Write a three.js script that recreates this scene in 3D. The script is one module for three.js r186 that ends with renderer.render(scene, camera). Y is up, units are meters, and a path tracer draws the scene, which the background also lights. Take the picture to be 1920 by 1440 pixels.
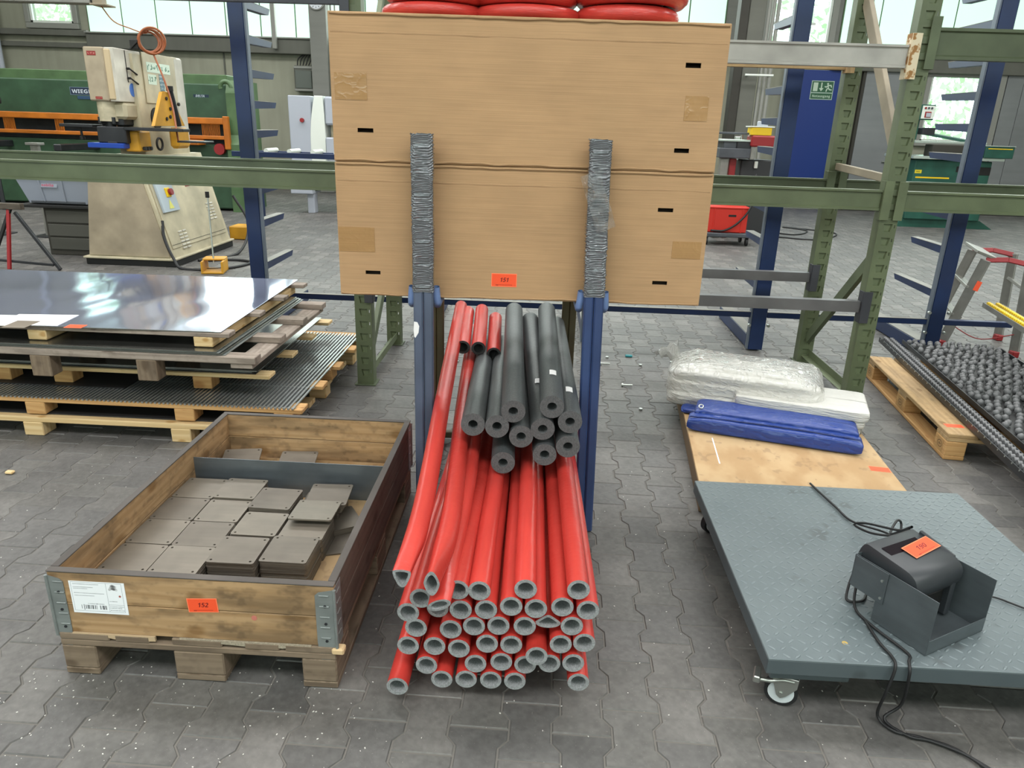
import * as THREE from 'three';
import { mergeGeometries, toCreasedNormals } from 'three/addons/utils/BufferGeometryUtils.js';
import { RectAreaLightUniformsLib } from 'three/addons/lights/RectAreaLightUniformsLib.js';

// ---------- camera, sky, exposure, daylight ----------
const scene = new THREE.Scene();
const camera = new THREE.PerspectiveCamera(55.68, 4 / 3, 0.05, 120);
camera.position.set(0, 1.55, 0);
camera.rotation.order = 'YXZ';
camera.rotation.set(-0.3418, 0.0349, 0.033);
scene.add(camera);
const renderer = new THREE.WebGLRenderer({ antialias: true });
renderer.toneMapping = THREE.LinearToneMapping;
renderer.toneMappingExposure = 1.0;
renderer.shadowMap.enabled = true;
scene.background = new THREE.Color(0.80, 0.93, 0.98);
scene.backgroundIntensity = 4.5;
RectAreaLightUniformsLib.init();
const DAY = new THREE.Color(0.90, 1.0, 0.955);       // daylight through greenish profiled glass
const TOP = new THREE.Color(1.0, 0.995, 0.98);      // daylight through the roof lights
const BACK_WALL_Z = -17, CEIL = 6.6, SILL = 3.13, HEAD = 6.0, X0 = -15, X1 = 13, FRONT_Z = 7;
function panelLight(w, h, color, intensity, pos, look) {
  const l = new THREE.RectAreaLight(color, intensity, w, h);
  l.position.set(...pos); l.lookAt(...look); l.castShadow = true; scene.add(l);
  return l;
}
// back window band (two runs of profiled glass), the band behind the camera, three roof lights
panelLight(13.6, HEAD - SILL, DAY, 4.0, [-3.2, (SILL + HEAD) / 2, BACK_WALL_Z + 0.08], [-3.2, (SILL + HEAD) / 2, 0]);
panelLight(6.8, HEAD - SILL, DAY, 4.0, [9.4, (SILL + HEAD) / 2, BACK_WALL_Z + 0.08], [9.4, (SILL + HEAD) / 2, 0]);
panelLight(22, 1.8, DAY, 4.2, [-1, 4.0, FRONT_Z - 0.08], [-1, 4.0, 0]);
panelLight(22, 1.9, TOP, 7.0, [-1, CEIL - 0.1, -11], [-1, 0, -11]);
panelLight(22, 1.9, TOP, 7.0, [-1, CEIL - 0.1, -4.9], [-1, 0, -4.9]);
panelLight(22, 1.9, TOP, 7.0, [-1, CEIL - 0.1, 1.6], [-1, 0, 1.6]);

// ---------- random, noise, textures ----------
let seed = 12345;
const rnd = () => { seed = (seed * 1664525 + 1013904223) >>> 0; return seed / 4294967296; };
const rr = (a, b) => a + (b - a) * rnd();
const clamp = (x, a = 0, b = 1) => Math.min(b, Math.max(a, x));
const mix = (a, b, t) => a + (b - a) * t;
const sstep = (a, b, x) => { const t = clamp((x - a) / (b - a)); return t * t * (3 - 2 * t); };
const hash = (i, j, s) => { let h = Math.imul(i, 374761393) + Math.imul(j, 668265263) + Math.imul(s, 974634777); h = Math.imul(h ^ (h >>> 13), 1274126177); return ((h ^ (h >>> 16)) >>> 0) / 4294967296; };
function vn(x, y, p, q, s) {                       // value noise that repeats after p, q cells
  const i = Math.floor(x), j = Math.floor(y), f = x - i, g = y - j, w = (n, m) => ((n % m) + m) % m;
  const a = hash(w(i, p), w(j, q), s), b = hash(w(i + 1, p), w(j, q), s), c = hash(w(i, p), w(j + 1, q), s), d = hash(w(i + 1, p), w(j + 1, q), s);
  const u = f * f * (3 - 2 * f), v = g * g * (3 - 2 * g);
  return mix(mix(a, b, u), mix(c, d, u), v);
}
function fbm(u, v, p, q, s, oct = 4) { let t = 0, a = 0.5, n = 0; for (let o = 0; o < oct; o++) { t += a * vn(u * p, v * q, p, q, s + o * 17); n += a; a *= 0.5; p *= 2; q *= 2; } return t / n; }
function tex(w, h, size, fn, srgb = true) {        // fn(u, v) -> [r, g, b] or grey; size: metres covered [u, v]
  const d = new Uint8Array(w * h * 4);
  for (let y = 0; y < h; y++) for (let x = 0; x < w; x++) {
    const c = fn(x / w, y / h), k = (y * w + x) * 4, a = typeof c === 'number';
    for (let i = 0; i < 3; i++) d[k + i] = clamp(a ? c : c[i]) * 255;
    d[k + 3] = 255;
  }
  const t = new THREE.DataTexture(d, w, h);
  t.wrapS = t.wrapT = THREE.RepeatWrapping; t.magFilter = THREE.LinearFilter; t.minFilter = THREE.LinearMipmapLinearFilter; t.generateMipmaps = true;
  t.repeat.set(1 / size[0], 1 / size[1]); if (srgb) t.colorSpace = THREE.SRGBColorSpace; t.needsUpdate = true;
  return t;
}
function canvasTex(w, h, draw) { const c = document.createElement('canvas'); c.width = w; c.height = h; const g = c.getContext('2d'); draw(g, w, h); const t = new THREE.CanvasTexture(c); t.colorSpace = THREE.SRGBColorSpace; return t; }
const mixc = (a, b, t) => [mix(a[0], b[0], t), mix(a[1], b[1], t), mix(a[2], b[2], t)];
const hex = (h) => [(h >> 16) / 255, ((h >> 8) & 255) / 255, (h & 255) / 255];

function woodTex(base, dark, o = {}) {
  const { s = 3, stain = 0, stainC = 0x3a3028, grain = 1, knots = 5 } = o, B = hex(base), D = hex(dark), S = hex(stainC);
  const ks = Array.from({ length: knots }, (_, i) => [hash(i, 1, s), hash(i, 2, s), 0.012 + 0.02 * hash(i, 3, s)]);
  return tex(512, 256, [1.1, 0.3], (u, v) => {
    let wob = fbm(u, v, 2, 3, s, 3) * 0.35, f = fbm(u, v + wob * 0.2, 3, 48, s + 5, 3), ring = 0.5 + 0.5 * Math.sin((v * 9 + wob * 6) * 6.283);
    let t = clamp((0.55 * f + 0.3 * ring - 0.25) * grain), kk = 0;
    for (const [x, y, r] of ks) { const dx = (u - x) * 1.1, dy = (v - y) * 0.3, d = Math.hypot(dx * 0.6, dy); kk = Math.max(kk, 1 - sstep(r * 0.3, r, d)); }
    let c = mixc(B, D, clamp(t + kk * 0.8));
    if (stain) c = mixc(c, S, clamp(stain * (0.75 * sstep(0.46, 0.82, fbm(u, v, 5, 5, s + 31, 5)) + 0.4 * sstep(0.5, 0.85, fbm(u, v, 40, 14, s + 41, 3)) * (0.4 + fbm(u, v, 3, 60, s + 51, 2)))));
    return c;
  });
}
const noiseTex = (w, size, p, s, lo, hi, oct = 5, srgb = true) => tex(w, w, size, (u, v) => mix(lo, hi, fbm(u, v, p, p, s, oct)), srgb);

// ---------- materials ----------
const mats = {};
function mat(color, rough = 0.6, metal = 0, o = {}) {
  const P = o.physical ? THREE.MeshPhysicalMaterial : THREE.MeshStandardMaterial; delete o.physical;
  const m = new P({ color, roughness: rough, metalness: metal, ...o });
  return m;
}
const T = {};
T.grime = noiseTex(256, [0.9, 0.9], 5, 11, 0.72, 1.0);
T.fine = noiseTex(256, [0.25, 0.25], 16, 21, 0.8, 1.0, 4);
T.fineB = noiseTex(256, [0.2, 0.2], 24, 23, 0, 1, 3, false);
T.paverC = tex(1024, 1024, [1.3, 1.3], (u, v) => {
  const a = fbm(u, v, 6, 6, 41, 5), b = fbm(u, v, 90, 90, 43, 2), w = vn(u * 420, v * 420, 420, 420, 47);
  let g = 0.60 + 0.16 * (a - 0.5) + 0.12 * (b - 0.5), c = [g * 1.0, g * 0.995, g * 0.985];
  const dust = sstep(0.62, 0.8, fbm(u, v, 9, 9, 53, 4));
  if (w > 0.955 - 0.05 * dust) c = mixc(c, [0.86, 0.85, 0.82], 0.75 * sstep(0.9, 0.985, w));
  return mixc(c, [0.70, 0.69, 0.67], 0.22 * dust);
});
T.paverB = tex(512, 512, [0.65, 0.65], (u, v) => 0.6 * fbm(u, v, 60, 60, 61, 3) + 0.4 * fbm(u, v, 8, 8, 63, 3), false);
T.cardC = tex(512, 512, [0.7, 0.5], (u, v) => { const a = fbm(u, v, 4, 4, 71, 4), l = vn(u * 6, v * 160, 6, 160, 73); const g = 0.9 + 0.10 * (a - 0.5) + 0.05 * (l - 0.5); return [g, g, g]; });
T.cardB = tex(256, 512, [0.5, 0.4], (u, v) => 0.5 + 0.03 * Math.sin(v * 6.283 * 60) + 0.6 * (fbm(u, v, 3, 3, 75, 3) - 0.5) + 0.12 * (vn(u * 3, v * 90, 3, 90, 77) - 0.5), false);
T.foam = tex(256, 256, [0.09, 0.09], (u, v) => { const a = vn(u * 100, v * 100, 100, 100, 81), b = fbm(u, v, 24, 24, 83, 2); return 0.72 + 0.22 * (b - 0.5) + (a > 0.9 ? 0.28 : 0); });
T.skinB = tex(256, 512, [0.2, 0.6], (u, v) => 0.7 * fbm(u, v, 14, 40, 91, 3) + 0.3 * vn(u * 3, v * 90, 3, 90, 93), false);
T.skinC = tex(256, 256, [0.2, 0.6], (u, v) => mix(0.86, 1, fbm(u, v, 6, 3, 95, 4)));
T.filmB = tex(512, 512, [0.12, 0.16], (u, v) => { const d = v * 22 + fbm(u, v, 3, 6, 101, 3) * 4 + u * 2; const r = Math.pow(0.5 + 0.5 * Math.sin(d * 6.283), 2); return clamp(0.55 * r + 0.6 * fbm(u, v, 7, 30, 103, 3) - 0.1); }, false);
T.tarpB = tex(512, 512, [0.4, 0.3], (u, v) => { const a = fbm(u, v, 4, 5, 111, 4), r = Math.abs(fbm(u, v, 5, 4, 113, 3) - 0.5) * 2; return clamp(0.5 * a + 0.6 * r); }, false);
T.weave = tex(256, 256, [0.06, 0.06], (u, v) => 0.88 + 0.12 * Math.sin(u * 6.283 * 20) * Math.sin(v * 6.283 * 20));
T.bagB = tex(512, 512, [0.35, 0.25], (u, v) => { let t = 0; for (let k = 0; k < 3; k++) { const r = Math.abs(fbm(u, v, 4 + 3 * k, 3 + 2 * k, 121 + k * 7, 3) - 0.5) * 2; t += Math.pow(1 - r, 7) * (0.6 - 0.15 * k); } return clamp(t); }, false);
T.steelC = tex(512, 512, [0.5, 0.5], (u, v) => { const a = fbm(u, v, 5, 5, 131, 4), b = fbm(u, v, 3, 40, 133, 3); const g = 0.86 + 0.22 * (a - 0.5) + 0.06 * (b - 0.5); return [g, g * 0.985, g * 0.96]; });
T.waveB = tex(256, 256, [0.85, 1.9], (u, v) => 0.5 + 0.5 * Math.sin(6.283 * (u * 2 + 0.32 * Math.sin(v * 6.283) + 0.5 * fbm(u, v, 3, 3, 141, 2))), false);
T.osb = tex(512, 512, [0.55, 0.55], (u, v) => { const a = fbm(u, v, 10, 14, 151, 3), b = fbm(u, v, 3, 5, 153, 4), st = sstep(0.66, 0.78, a); let c = mixc([0.85, 0.75, 0.60], [0.78, 0.66, 0.50], sstep(0.35, 0.7, b)); return mixc(c, [0.55, 0.46, 0.37], 0.28 * st); });
T.plateC = tex(512, 512, [0.8, 0.8], (u, v) => { const a = fbm(u, v, 4, 4, 161, 5), sc = sstep(0.965, 0.99, vn(u * 300, v * 60, 300, 60, 163)), bl = sstep(0.7, 0.8, fbm(u, v, 9, 9, 165, 3)); let c = mixc([0.80, 0.84, 0.85], [0.95, 0.97, 0.97], a); c = mixc(c, [1, 1, 1], sc * 0.6); return mixc(c, [0.55, 0.55, 0.54], 0.4 * bl); });
T.wallC = tex(512, 512, [3.2, 3.2], (u, v) => { const a = fbm(u, v, 4, 4, 171, 5), d = fbm(u, v, 40, 2, 173, 3); return mix(0.80, 1.0, clamp(0.7 * a + 0.3 * d)); });
T.rust = tex(128, 256, [0.12, 0.24], (u, v) => mixc([0.84, 0.79, 0.68], [0.55, 0.36, 0.16], 0.85 * sstep(0.55, 0.68, fbm(u, v, 5, 8, 181, 4))));
T.wNew = woodTex(0xdcc294, 0xb58e58, { s: 201 });
T.wOrange = woodTex(0xc69d68, 0xa07040, { s: 211 });
T.wOld = woodTex(0xa1958a, 0x6b5f55, { s: 221, stain: 0.5, stainC: 0x4d443d });
T.wCrate = woodTex(0xb2926b, 0x86653f, { s: 231, stain: 0.75, stainC: 0x5a4833, knots: 8 });
T.wBlock = woodTex(0x827260, 0x5f5040, { s: 241, stain: 0.4 });
T.wDark = woodTex(0x5d554b, 0x423b33, { s: 251, stain: 0.4, stainC: 0x241c15 });
T.wEuro = woodTex(0xb79a70, 0x8a6b45, { s: 261, stain: 0.45, stainC: 0x6b5a45 });
const WT = (t, r = 0.8) => mat(0xffffff, r, 0, { map: t, bumpMap: t, bumpScale: 0.0012 });
const M = {
  wNew: WT(T.wNew), wOrange: WT(T.wOrange), wOld: WT(T.wOld, 0.9), wCrate: WT(T.wCrate, 0.75), wBlock: WT(T.wBlock, 0.9), wDark: WT(T.wDark, 0.8), wEuro: WT(T.wEuro),
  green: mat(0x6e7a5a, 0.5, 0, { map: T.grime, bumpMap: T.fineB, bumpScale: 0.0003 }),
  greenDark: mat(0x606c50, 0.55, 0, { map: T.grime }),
  beamWhite: mat(0xc9c7c0, 0.55, 0, { map: T.grime }),
  beamGrey: mat(0x767577, 0.45, 0.35, { map: T.grime }),
  beamDark: mat(0x4b4d55, 0.5, 0.2, { map: T.grime }),
  beige: mat(0xa89d86, 0.6, 0, { map: T.grime }),
  blue: mat(0x152f5e, 0.42, 0, { map: T.grime }),
  blueEdge: mat(0x727d8c, 0.5, 0.2, { map: T.grime }),
  armTop: mat(0x8b877f, 0.5, 0.3, { map: T.grime }),
  postL: mat(0x5d6980, 0.45, 0, { map: T.grime }), postR: mat(0x3e5383, 0.42, 0, { map: T.grime }), postRear: mat(0x544f36, 0.6, 0, { map: T.grime }), armBlue: mat(0x6f88b8, 0.4),
  film: mat(0x686b70, 0.08, 0.3, { bumpMap: T.filmB, bumpScale: 0.004, physical: true, clearcoat: 1, clearcoatRoughness: 0.06 }),
  filmLoose: mat(0xf4f6f6, 0.08, 0, { physical: true, transmission: 0.9, thickness: 0, bumpMap: T.bagB, bumpScale: 0.006, side: THREE.DoubleSide }),
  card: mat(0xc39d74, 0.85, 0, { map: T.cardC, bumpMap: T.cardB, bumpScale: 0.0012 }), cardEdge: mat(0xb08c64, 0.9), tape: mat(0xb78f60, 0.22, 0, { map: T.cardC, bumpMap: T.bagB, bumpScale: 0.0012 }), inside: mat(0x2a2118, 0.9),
  red: mat(0xd6463e, 0.27, 0, { map: T.skinC, bumpMap: T.skinB, bumpScale: 0.0009 }), redDark: mat(0xcb3f37, 0.3, 0, { map: T.skinC, bumpMap: T.skinB, bumpScale: 0.0012 }),
  foamGrey: mat(0xc6cacc, 0.9, 0, { map: T.foam, bumpMap: T.foam, bumpScale: 0.001 }), foamShaded: mat(0x66686a, 0.92, 0, { map: T.foam }), foamBlack: mat(0x6a6f71, 0.42, 0, { map: T.foam, bumpMap: T.foam, bumpScale: 0.0008 }), foamCut: mat(0x7b7e80, 0.95, 0, { map: T.foam, bumpMap: T.foam, bumpScale: 0.0025 }),  // foam of the short pipes: grey foam with shade put into its colour
  paper: mat(0xf2f3f4, 0.7), tagOrange: mat(0xf2542a, 0.6),
  steelPlate: mat(0x8a847b, 0.42, 0.4, { map: T.steelC }), steelPlateB: mat(0x7f7971, 0.46, 0.4, { map: T.steelC }), steelBlue: mat(0x7f8a95, 0.3, 0.6, { map: T.steelC }),
  galv: mat(0x99a3a6, 0.38, 0.35, { map: T.steelC }), rim: mat(0x5e5854, 0.7, 0, { map: T.grime }),
  mirror: mat(0xb6bdd6, 0.09, 0.75, { bumpMap: T.waveB, bumpScale: 0.0022 }), sheet: mat(0xa5a8a6, 0.25, 0.9, { map: T.steelC }), sheetBlack: mat(0x2b2b2c, 0.55, 0.1, { map: T.grime }), bar: mat(0xb0b5b5, 0.32, 0.8),  // mirror: lilac base for protective film, also standing in for reflected skylight
  plate: mat(0x70787b, 0.42, 0.1, { map: T.plateC, bumpMap: T.fineB, bumpScale: 0.0002 }), lug: mat(0x7d8588, 0.34, 0.15, { map: T.plateC }), plateSide: mat(0x596165, 0.5, 0.1, { map: T.plateC }),
  tray: mat(0x6d7880, 0.36, 0.45, { map: T.steelC }), darkPlastic: mat(0x34383c, 0.42), screen: mat(0x1d171d, 0.12), black: mat(0x151515, 0.6), rubber: mat(0x1c1d1f, 0.55), zinc: mat(0xb9bdb8, 0.28, 0.9), wheel: mat(0xc5cdd0, 0.5),
  osb: mat(0xdcd4c8, 0.75, 0, { map: T.osb, bumpMap: T.osb, bumpScale: 0.0008 }), osbEdge: mat(0x6d5a42, 0.9),
  tarpBlue: mat(0x2f4b9c, 0.28, 0, { map: T.weave, bumpMap: T.tarpB, bumpScale: 0.012 }), tarpWhite: mat(0xe4e3dd, 0.5, 0, { map: T.weave, bumpMap: T.tarpB, bumpScale: 0.009 }),
  bag: mat(0xfbfbf8, 0.1, 0, { physical: true, transmission: 0.68, thickness: 0, bumpMap: T.bagB, bumpScale: 0.012, side: THREE.DoubleSide }),
  roller: mat(0x6b6c6e, 0.34, 0, {}), rollerDark: mat(0x242526, 0.5), yellow: mat(0xe8c21c, 0.4), alu: mat(0xa9aba9, 0.4, 0.6, { map: T.steelC }), redPaint: mat(0x8e2024, 0.45),
  cream: mat(0xd9cfb0, 0.45, 0, { map: T.grime }), creamWhite: mat(0xe6e2d4, 0.4, 0, { map: T.grime }), creamTan: mat(0xb9ab92, 0.5, 0, { map: T.grime }), guard: mat(0xe6a92e, 0.42, 0, { map: T.grime }), darkSteel: mat(0x44464a, 0.4, 0.5, { map: T.grime }),
  shear: mat(0x3f6046, 0.45, 0, { map: T.grime }), shearLight: mat(0x5c7c52, 0.45, 0, { map: T.grime }), orange: mat(0xd47a1c, 0.5, 0, { map: T.grime }),
  machGrey: mat(0xaab0bb, 0.4), machWhite: mat(0xdfe5dd, 0.35), tubGrey: mat(0x8f96a3, 0.55), machGreen: mat(0x2c6153, 0.45, 0, { map: T.grime }), tableTop: mat(0xc8d6cf, 0.2, 0.5), sawGrey: mat(0x565b62, 0.5, 0, { map: T.grime }),
  crateRed: mat(0xc62a1c, 0.45), wall: mat(0xa6a795, 0.8, 0, { map: T.wallC }), wallDark: mat(0x6f7068, 0.8, 0, { map: T.wallC }), ceiling: mat(0xa9aaa5, 0.9), frameGrey: mat(0x8b8c86, 0.6), column: mat(0x8a8b85, 0.65, 0, { map: T.wallC }), colDark: mat(0x3b3932, 0.7, 0, { map: T.wallC }), doorBlue: mat(0x103078, 0.45), doorGrey: mat(0x8e9294, 0.5, 0, { map: T.wallC }),
  profGlass: mat(0xa8c4b4, 0.4, 0, { emissive: new THREE.Color(0.72, 0.96, 0.84), emissiveIntensity: 0.82 }), roofGlass: mat(0xffffff, 0.5, 0, { emissive: new THREE.Color(1, 0.98, 0.95), emissiveIntensity: 1.3 }),
  glass: mat(0xf2fff8, 0.02, 0, { physical: true, transmission: 1, thickness: 0 }), leaf: mat(0xcfe0c2, 0.8, 0, { side: THREE.DoubleSide }), lawn: mat(0x9bb48b, 0.9),  // leaf: green paled to carry the outdoor overexposure in its colour
  hose: mat(0x9a5632, 0.45), clockFace: mat(0xd9dde4, 0.4), bed: mat(0x6e6b66, 0.95),
};
M.paver = [0xa09f9e, 0xa7a6a3, 0x9a9998, 0xadaba8].map((c) => mat(c, 0.54, 0, { map: T.paverC, bumpMap: T.paverB, bumpScale: 0.0016 }));
M.floorFar = mat(0xa2a19f, 0.54, 0, { map: T.paverC, bumpMap: T.paverB, bumpScale: 0.0016 });

// ---------- geometry helpers ----------
const V = (x, y, z) => new THREE.Vector3(x, y, z);
function polys(faces, center) {                     // faces: lists of points (fans); flat shaded, uv in metres
  const pos = [], nor = [], uv = [], c = center ? V(...center) : null, n = V(0, 0, 0), e = V(0, 0, 0), f = V(0, 0, 0);
  for (let pts of faces) {
    const P = pts.map((p) => (p.isVector3 ? p : V(...p)));
    n.set(0, 0, 0); for (let i = 1; i < P.length - 1; i++) n.add(e.subVectors(P[i], P[0]).clone().cross(f.subVectors(P[i + 1], P[0])));
    n.normalize(); let Q = P;
    if (c) { const m = P.reduce((a, p) => a.add(p), V(0, 0, 0)).divideScalar(P.length).sub(c); if (m.dot(n) < 0) { n.negate(); Q = P.slice().reverse(); } }
    const ax = Math.abs(n.x), ay = Math.abs(n.y), az = Math.abs(n.z);
    const w = ay >= ax && ay >= az ? (p) => [p.x, p.z] : az >= ax ? (p) => [p.x, p.y] : (p) => [p.z, p.y];
    for (let i = 1; i < Q.length - 1; i++) for (const p of [Q[0], Q[i], Q[i + 1]]) { pos.push(p.x, p.y, p.z); nor.push(n.x, n.y, n.z); uv.push(...w(p)); }
  }
  const g = new THREE.BufferGeometry();
  g.setAttribute('position', new THREE.Float32BufferAttribute(pos, 3)); g.setAttribute('normal', new THREE.Float32BufferAttribute(nor, 3)); g.setAttribute('uv', new THREE.Float32BufferAttribute(uv, 2));
  return g;
}
function bx(w, h, d, x = 0, y = 0, z = 0, b = 0.002, o = {}) {   // chamfered box about x, y, z; u runs along its longest side
  const H = [w / 2, h / 2, d / 2]; b = Math.min(b, w * 0.3, h * 0.3, d * 0.3);
  const P = (a, s) => { const r = [0, 1, 2].map((i) => s[i] * (i === a ? H[i] : H[i] - b)); return [r[0] + x, r[1] + y, r[2] + z]; };
  const F = [];
  for (let a = 0; a < 3; a++) for (const s of [-1, 1]) { const i = (a + 1) % 3, j = (a + 2) % 3; F.push([[1, 1], [-1, 1], [-1, -1], [1, -1]].map(([p, q]) => { const t = [0, 0, 0]; t[a] = s; t[i] = p; t[j] = q; return P(a, t); })); }
  if (b > 0) {
    for (let a = 0; a < 3; a++) { const i = (a + 1) % 3, j = (a + 2) % 3; for (const p of [-1, 1]) for (const q of [-1, 1]) { const A = [0, 0, 0], B = [0, 0, 0]; A[i] = B[i] = p; A[j] = B[j] = q; A[a] = 1; B[a] = -1; F.push([P(i, A), P(i, B), P(j, B), P(j, A)]); } }
    for (const p of [-1, 1]) for (const q of [-1, 1]) for (const r of [-1, 1]) F.push([P(0, [p, q, r]), P(1, [p, q, r]), P(2, [p, q, r])]);
  }
  const g = polys(F, [x, y, z]), L = [w, h, d].indexOf(Math.max(w, h, d)), pa = g.attributes.position, na = g.attributes.normal, ua = g.attributes.uv, ou = o.ou ?? rnd() * 3, ov = o.ov ?? rnd() * 3;
  for (let k = 0; k < pa.count; k++) {
    const p = [pa.getX(k), pa.getY(k), pa.getZ(k)], n = [Math.abs(na.getX(k)), Math.abs(na.getY(k)), Math.abs(na.getZ(k))], a = n.indexOf(Math.max(...n));
    let i = (a + 1) % 3, j = (a + 2) % 3; if (j === L) [i, j] = [j, i];
    if (a === L && i > j) [i, j] = [j, i];
    ua.setXY(k, p[i] + ou, p[j] + ov);
  }
  return g;
}
function uvm(g) {                                   // uv in metres on any geometry, by the way each face points
  g = g.index ? g.toNonIndexed() : g; const p = g.attributes.position, uv = []; if (!g.attributes.normal) g.computeVertexNormals();
  const a = V(0, 0, 0), b = V(0, 0, 0), c = V(0, 0, 0), n = V(0, 0, 0);
  for (let i = 0; i < p.count; i += 3) {
    a.fromBufferAttribute(p, i); b.fromBufferAttribute(p, i + 1); c.fromBufferAttribute(p, i + 2); n.crossVectors(b.clone().sub(a), c.clone().sub(a));
    const x = Math.abs(n.x), y = Math.abs(n.y), z = Math.abs(n.z);
    for (const q of [a, b, c]) uv.push(...(y >= x && y >= z ? [q.x, q.z] : z >= x ? [q.x, q.y] : [q.z, q.y]));
  }
  g.setAttribute('uv', new THREE.Float32BufferAttribute(uv, 2)); return g;
}
const cyl = (r, h, x = 0, y = 0, z = 0, o = {}) => { const g = new THREE.CylinderGeometry(o.r2 ?? r, r, h, o.n || 20, 1, !!o.open); if (o.ax === 'x') g.rotateZ(Math.PI / 2); if (o.ax === 'z') g.rotateX(Math.PI / 2); g.translate(x, y, z); return g.toNonIndexed(); };
const tube = (pts, r, seg = 40, n = 8, tension = 0.5) => new THREE.TubeGeometry(new THREE.CatmullRomCurve3(pts.map((p) => V(...p)), false, 'catmullrom', tension), seg, r, n, false).toNonIndexed();
function rod(a, b, r, n = 10) { const A = V(...a), B = V(...b), d = B.clone().sub(A), g = new THREE.CylinderGeometry(r, r, d.length(), n); g.applyQuaternion(new THREE.Quaternion().setFromUnitVectors(V(0, 1, 0), d.normalize())); const m = A.add(B).multiplyScalar(0.5); g.translate(m.x, m.y, m.z); return g.toNonIndexed(); }
function strut(a, b, w, h, bev = 0.002, roll = 0) {  // box bar from a to b, w across, h in the other way
  const A = V(...a), B = V(...b), d = B.clone().sub(A), g = bx(w, d.length(), h, 0, 0, 0, bev); g.rotateY(roll);
  g.applyQuaternion(new THREE.Quaternion().setFromUnitVectors(V(0, 1, 0), d.normalize())); const m = A.add(B).multiplyScalar(0.5); g.translate(m.x, m.y, m.z); return g;
}
function extr(shape, depth, bev = 0, seg = 1, curve = 6) { const g = new THREE.ExtrudeGeometry(shape, { depth, bevelEnabled: bev > 0, bevelSize: bev, bevelThickness: bev, bevelSegments: seg, curveSegments: curve }); return g.index ? g.toNonIndexed() : g; }
const shape = (pts) => new THREE.Shape(pts.map(([x, y]) => new THREE.Vector2(x, y)));
const rectHole = (x, y, w, h) => { const p = new THREE.Path(); p.moveTo(x - w / 2, y - h / 2); p.lineTo(x + w / 2, y - h / 2); p.lineTo(x + w / 2, y + h / 2); p.lineTo(x - w / 2, y + h / 2); p.closePath(); return p; };
function merge(list) { return mergeGeometries(list.map((g) => { const h = g.index ? g.toNonIndexed() : g; for (const k of Object.keys(h.attributes)) if (!['position', 'normal', 'uv'].includes(k)) h.deleteAttribute(k); h.groups && h.clearGroups(); return h; })); }
// ---------- object helpers ----------
const taken = {};
const numbered = (n) => { const k = (taken[n] = (taken[n] ?? -1) + 1); return k ? n + '_' + String(k).padStart(3, '0') : n; };
function part(name, geo, m, parent, label) {
  const o = new THREE.Mesh(Array.isArray(geo) ? (geo.length > 1 ? merge(geo) : geo[0]) : geo, m); o.name = name; o.castShadow = o.receiveShadow = true; if (label) o.userData.label = label; parent.add(o); return o;
}
function thing(name, label, category, pos = [0, 0, 0], turn = 0, group) {
  const o = new THREE.Group(); o.name = numbered(name); o.position.set(...pos); o.rotation.y = turn; o.userData = { label, category }; if (group) o.userData.group = group; scene.add(o); return o;
}
function single(name, geo, m, label, category, group) { const o = part(numbered(name), geo, m, scene); o.userData = { label, category }; if (group) o.userData.group = group; return o; }
function struct(name) { const o = new THREE.Group(); o.name = name; o.userData.kind = 'structure'; scene.add(o); return o; }
function copy(o, label, pos, turn, group) { const c = o.clone(); c.name = numbered(o.name.replace(/_\d{3}$/, '')); c.userData = { ...o.userData }; if (label) c.userData.label = label; if (group) c.userData.group = group; if (pos) c.position.set(...pos); if (turn !== undefined) c.rotation.y = turn; scene.add(c); return c; }
function decal(name, w, h, t, parent, pos, rot = [0, 0, 0], rough = 0.6, thick = 0.0006) {   // a thin printed sheet: print on its face, plain sides
  const g = new THREE.Group(); g.name = name; g.position.set(...pos); g.rotation.set(...rot); parent.add(g);
  const f = new THREE.Mesh(new THREE.BoxGeometry(w, h, thick), mat(0xffffff, rough, 0, { map: t })); f.name = name + '_sheet'; f.castShadow = f.receiveShadow = true; g.add(f); return g;
}
function decalMesh(name, w, h, t, parent, pos, rot = [0, 0, 0], rough = 0.6, thick = 0.0006) { const f = new THREE.Mesh(new THREE.BoxGeometry(w, h, thick), mat(0xffffff, rough, 0, { map: t })); f.name = name; f.position.set(...pos); f.rotation.set(...rot); f.castShadow = f.receiveShadow = true; parent.add(f); return f; }
const tagTex = (s) => canvasTex(192, 96, (g, w, h) => { g.fillStyle = '#f4552b'; g.fillRect(0, 0, w, h); g.strokeStyle = '#ff8a60'; g.lineWidth = 5; g.strokeRect(2, 2, w - 4, h - 4); g.strokeStyle = '#6a0a08'; g.fillStyle = '#6a0a08'; if (s) { g.lineWidth = 5; g.font = 'italic bold 42px sans-serif'; g.textAlign = 'center'; g.fillText(s, w / 2, 60); } for (let x = 34; x < 158; x += 5) g.fillRect(x, 80, 3, x < 50 ? 7 : 3); });
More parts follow.
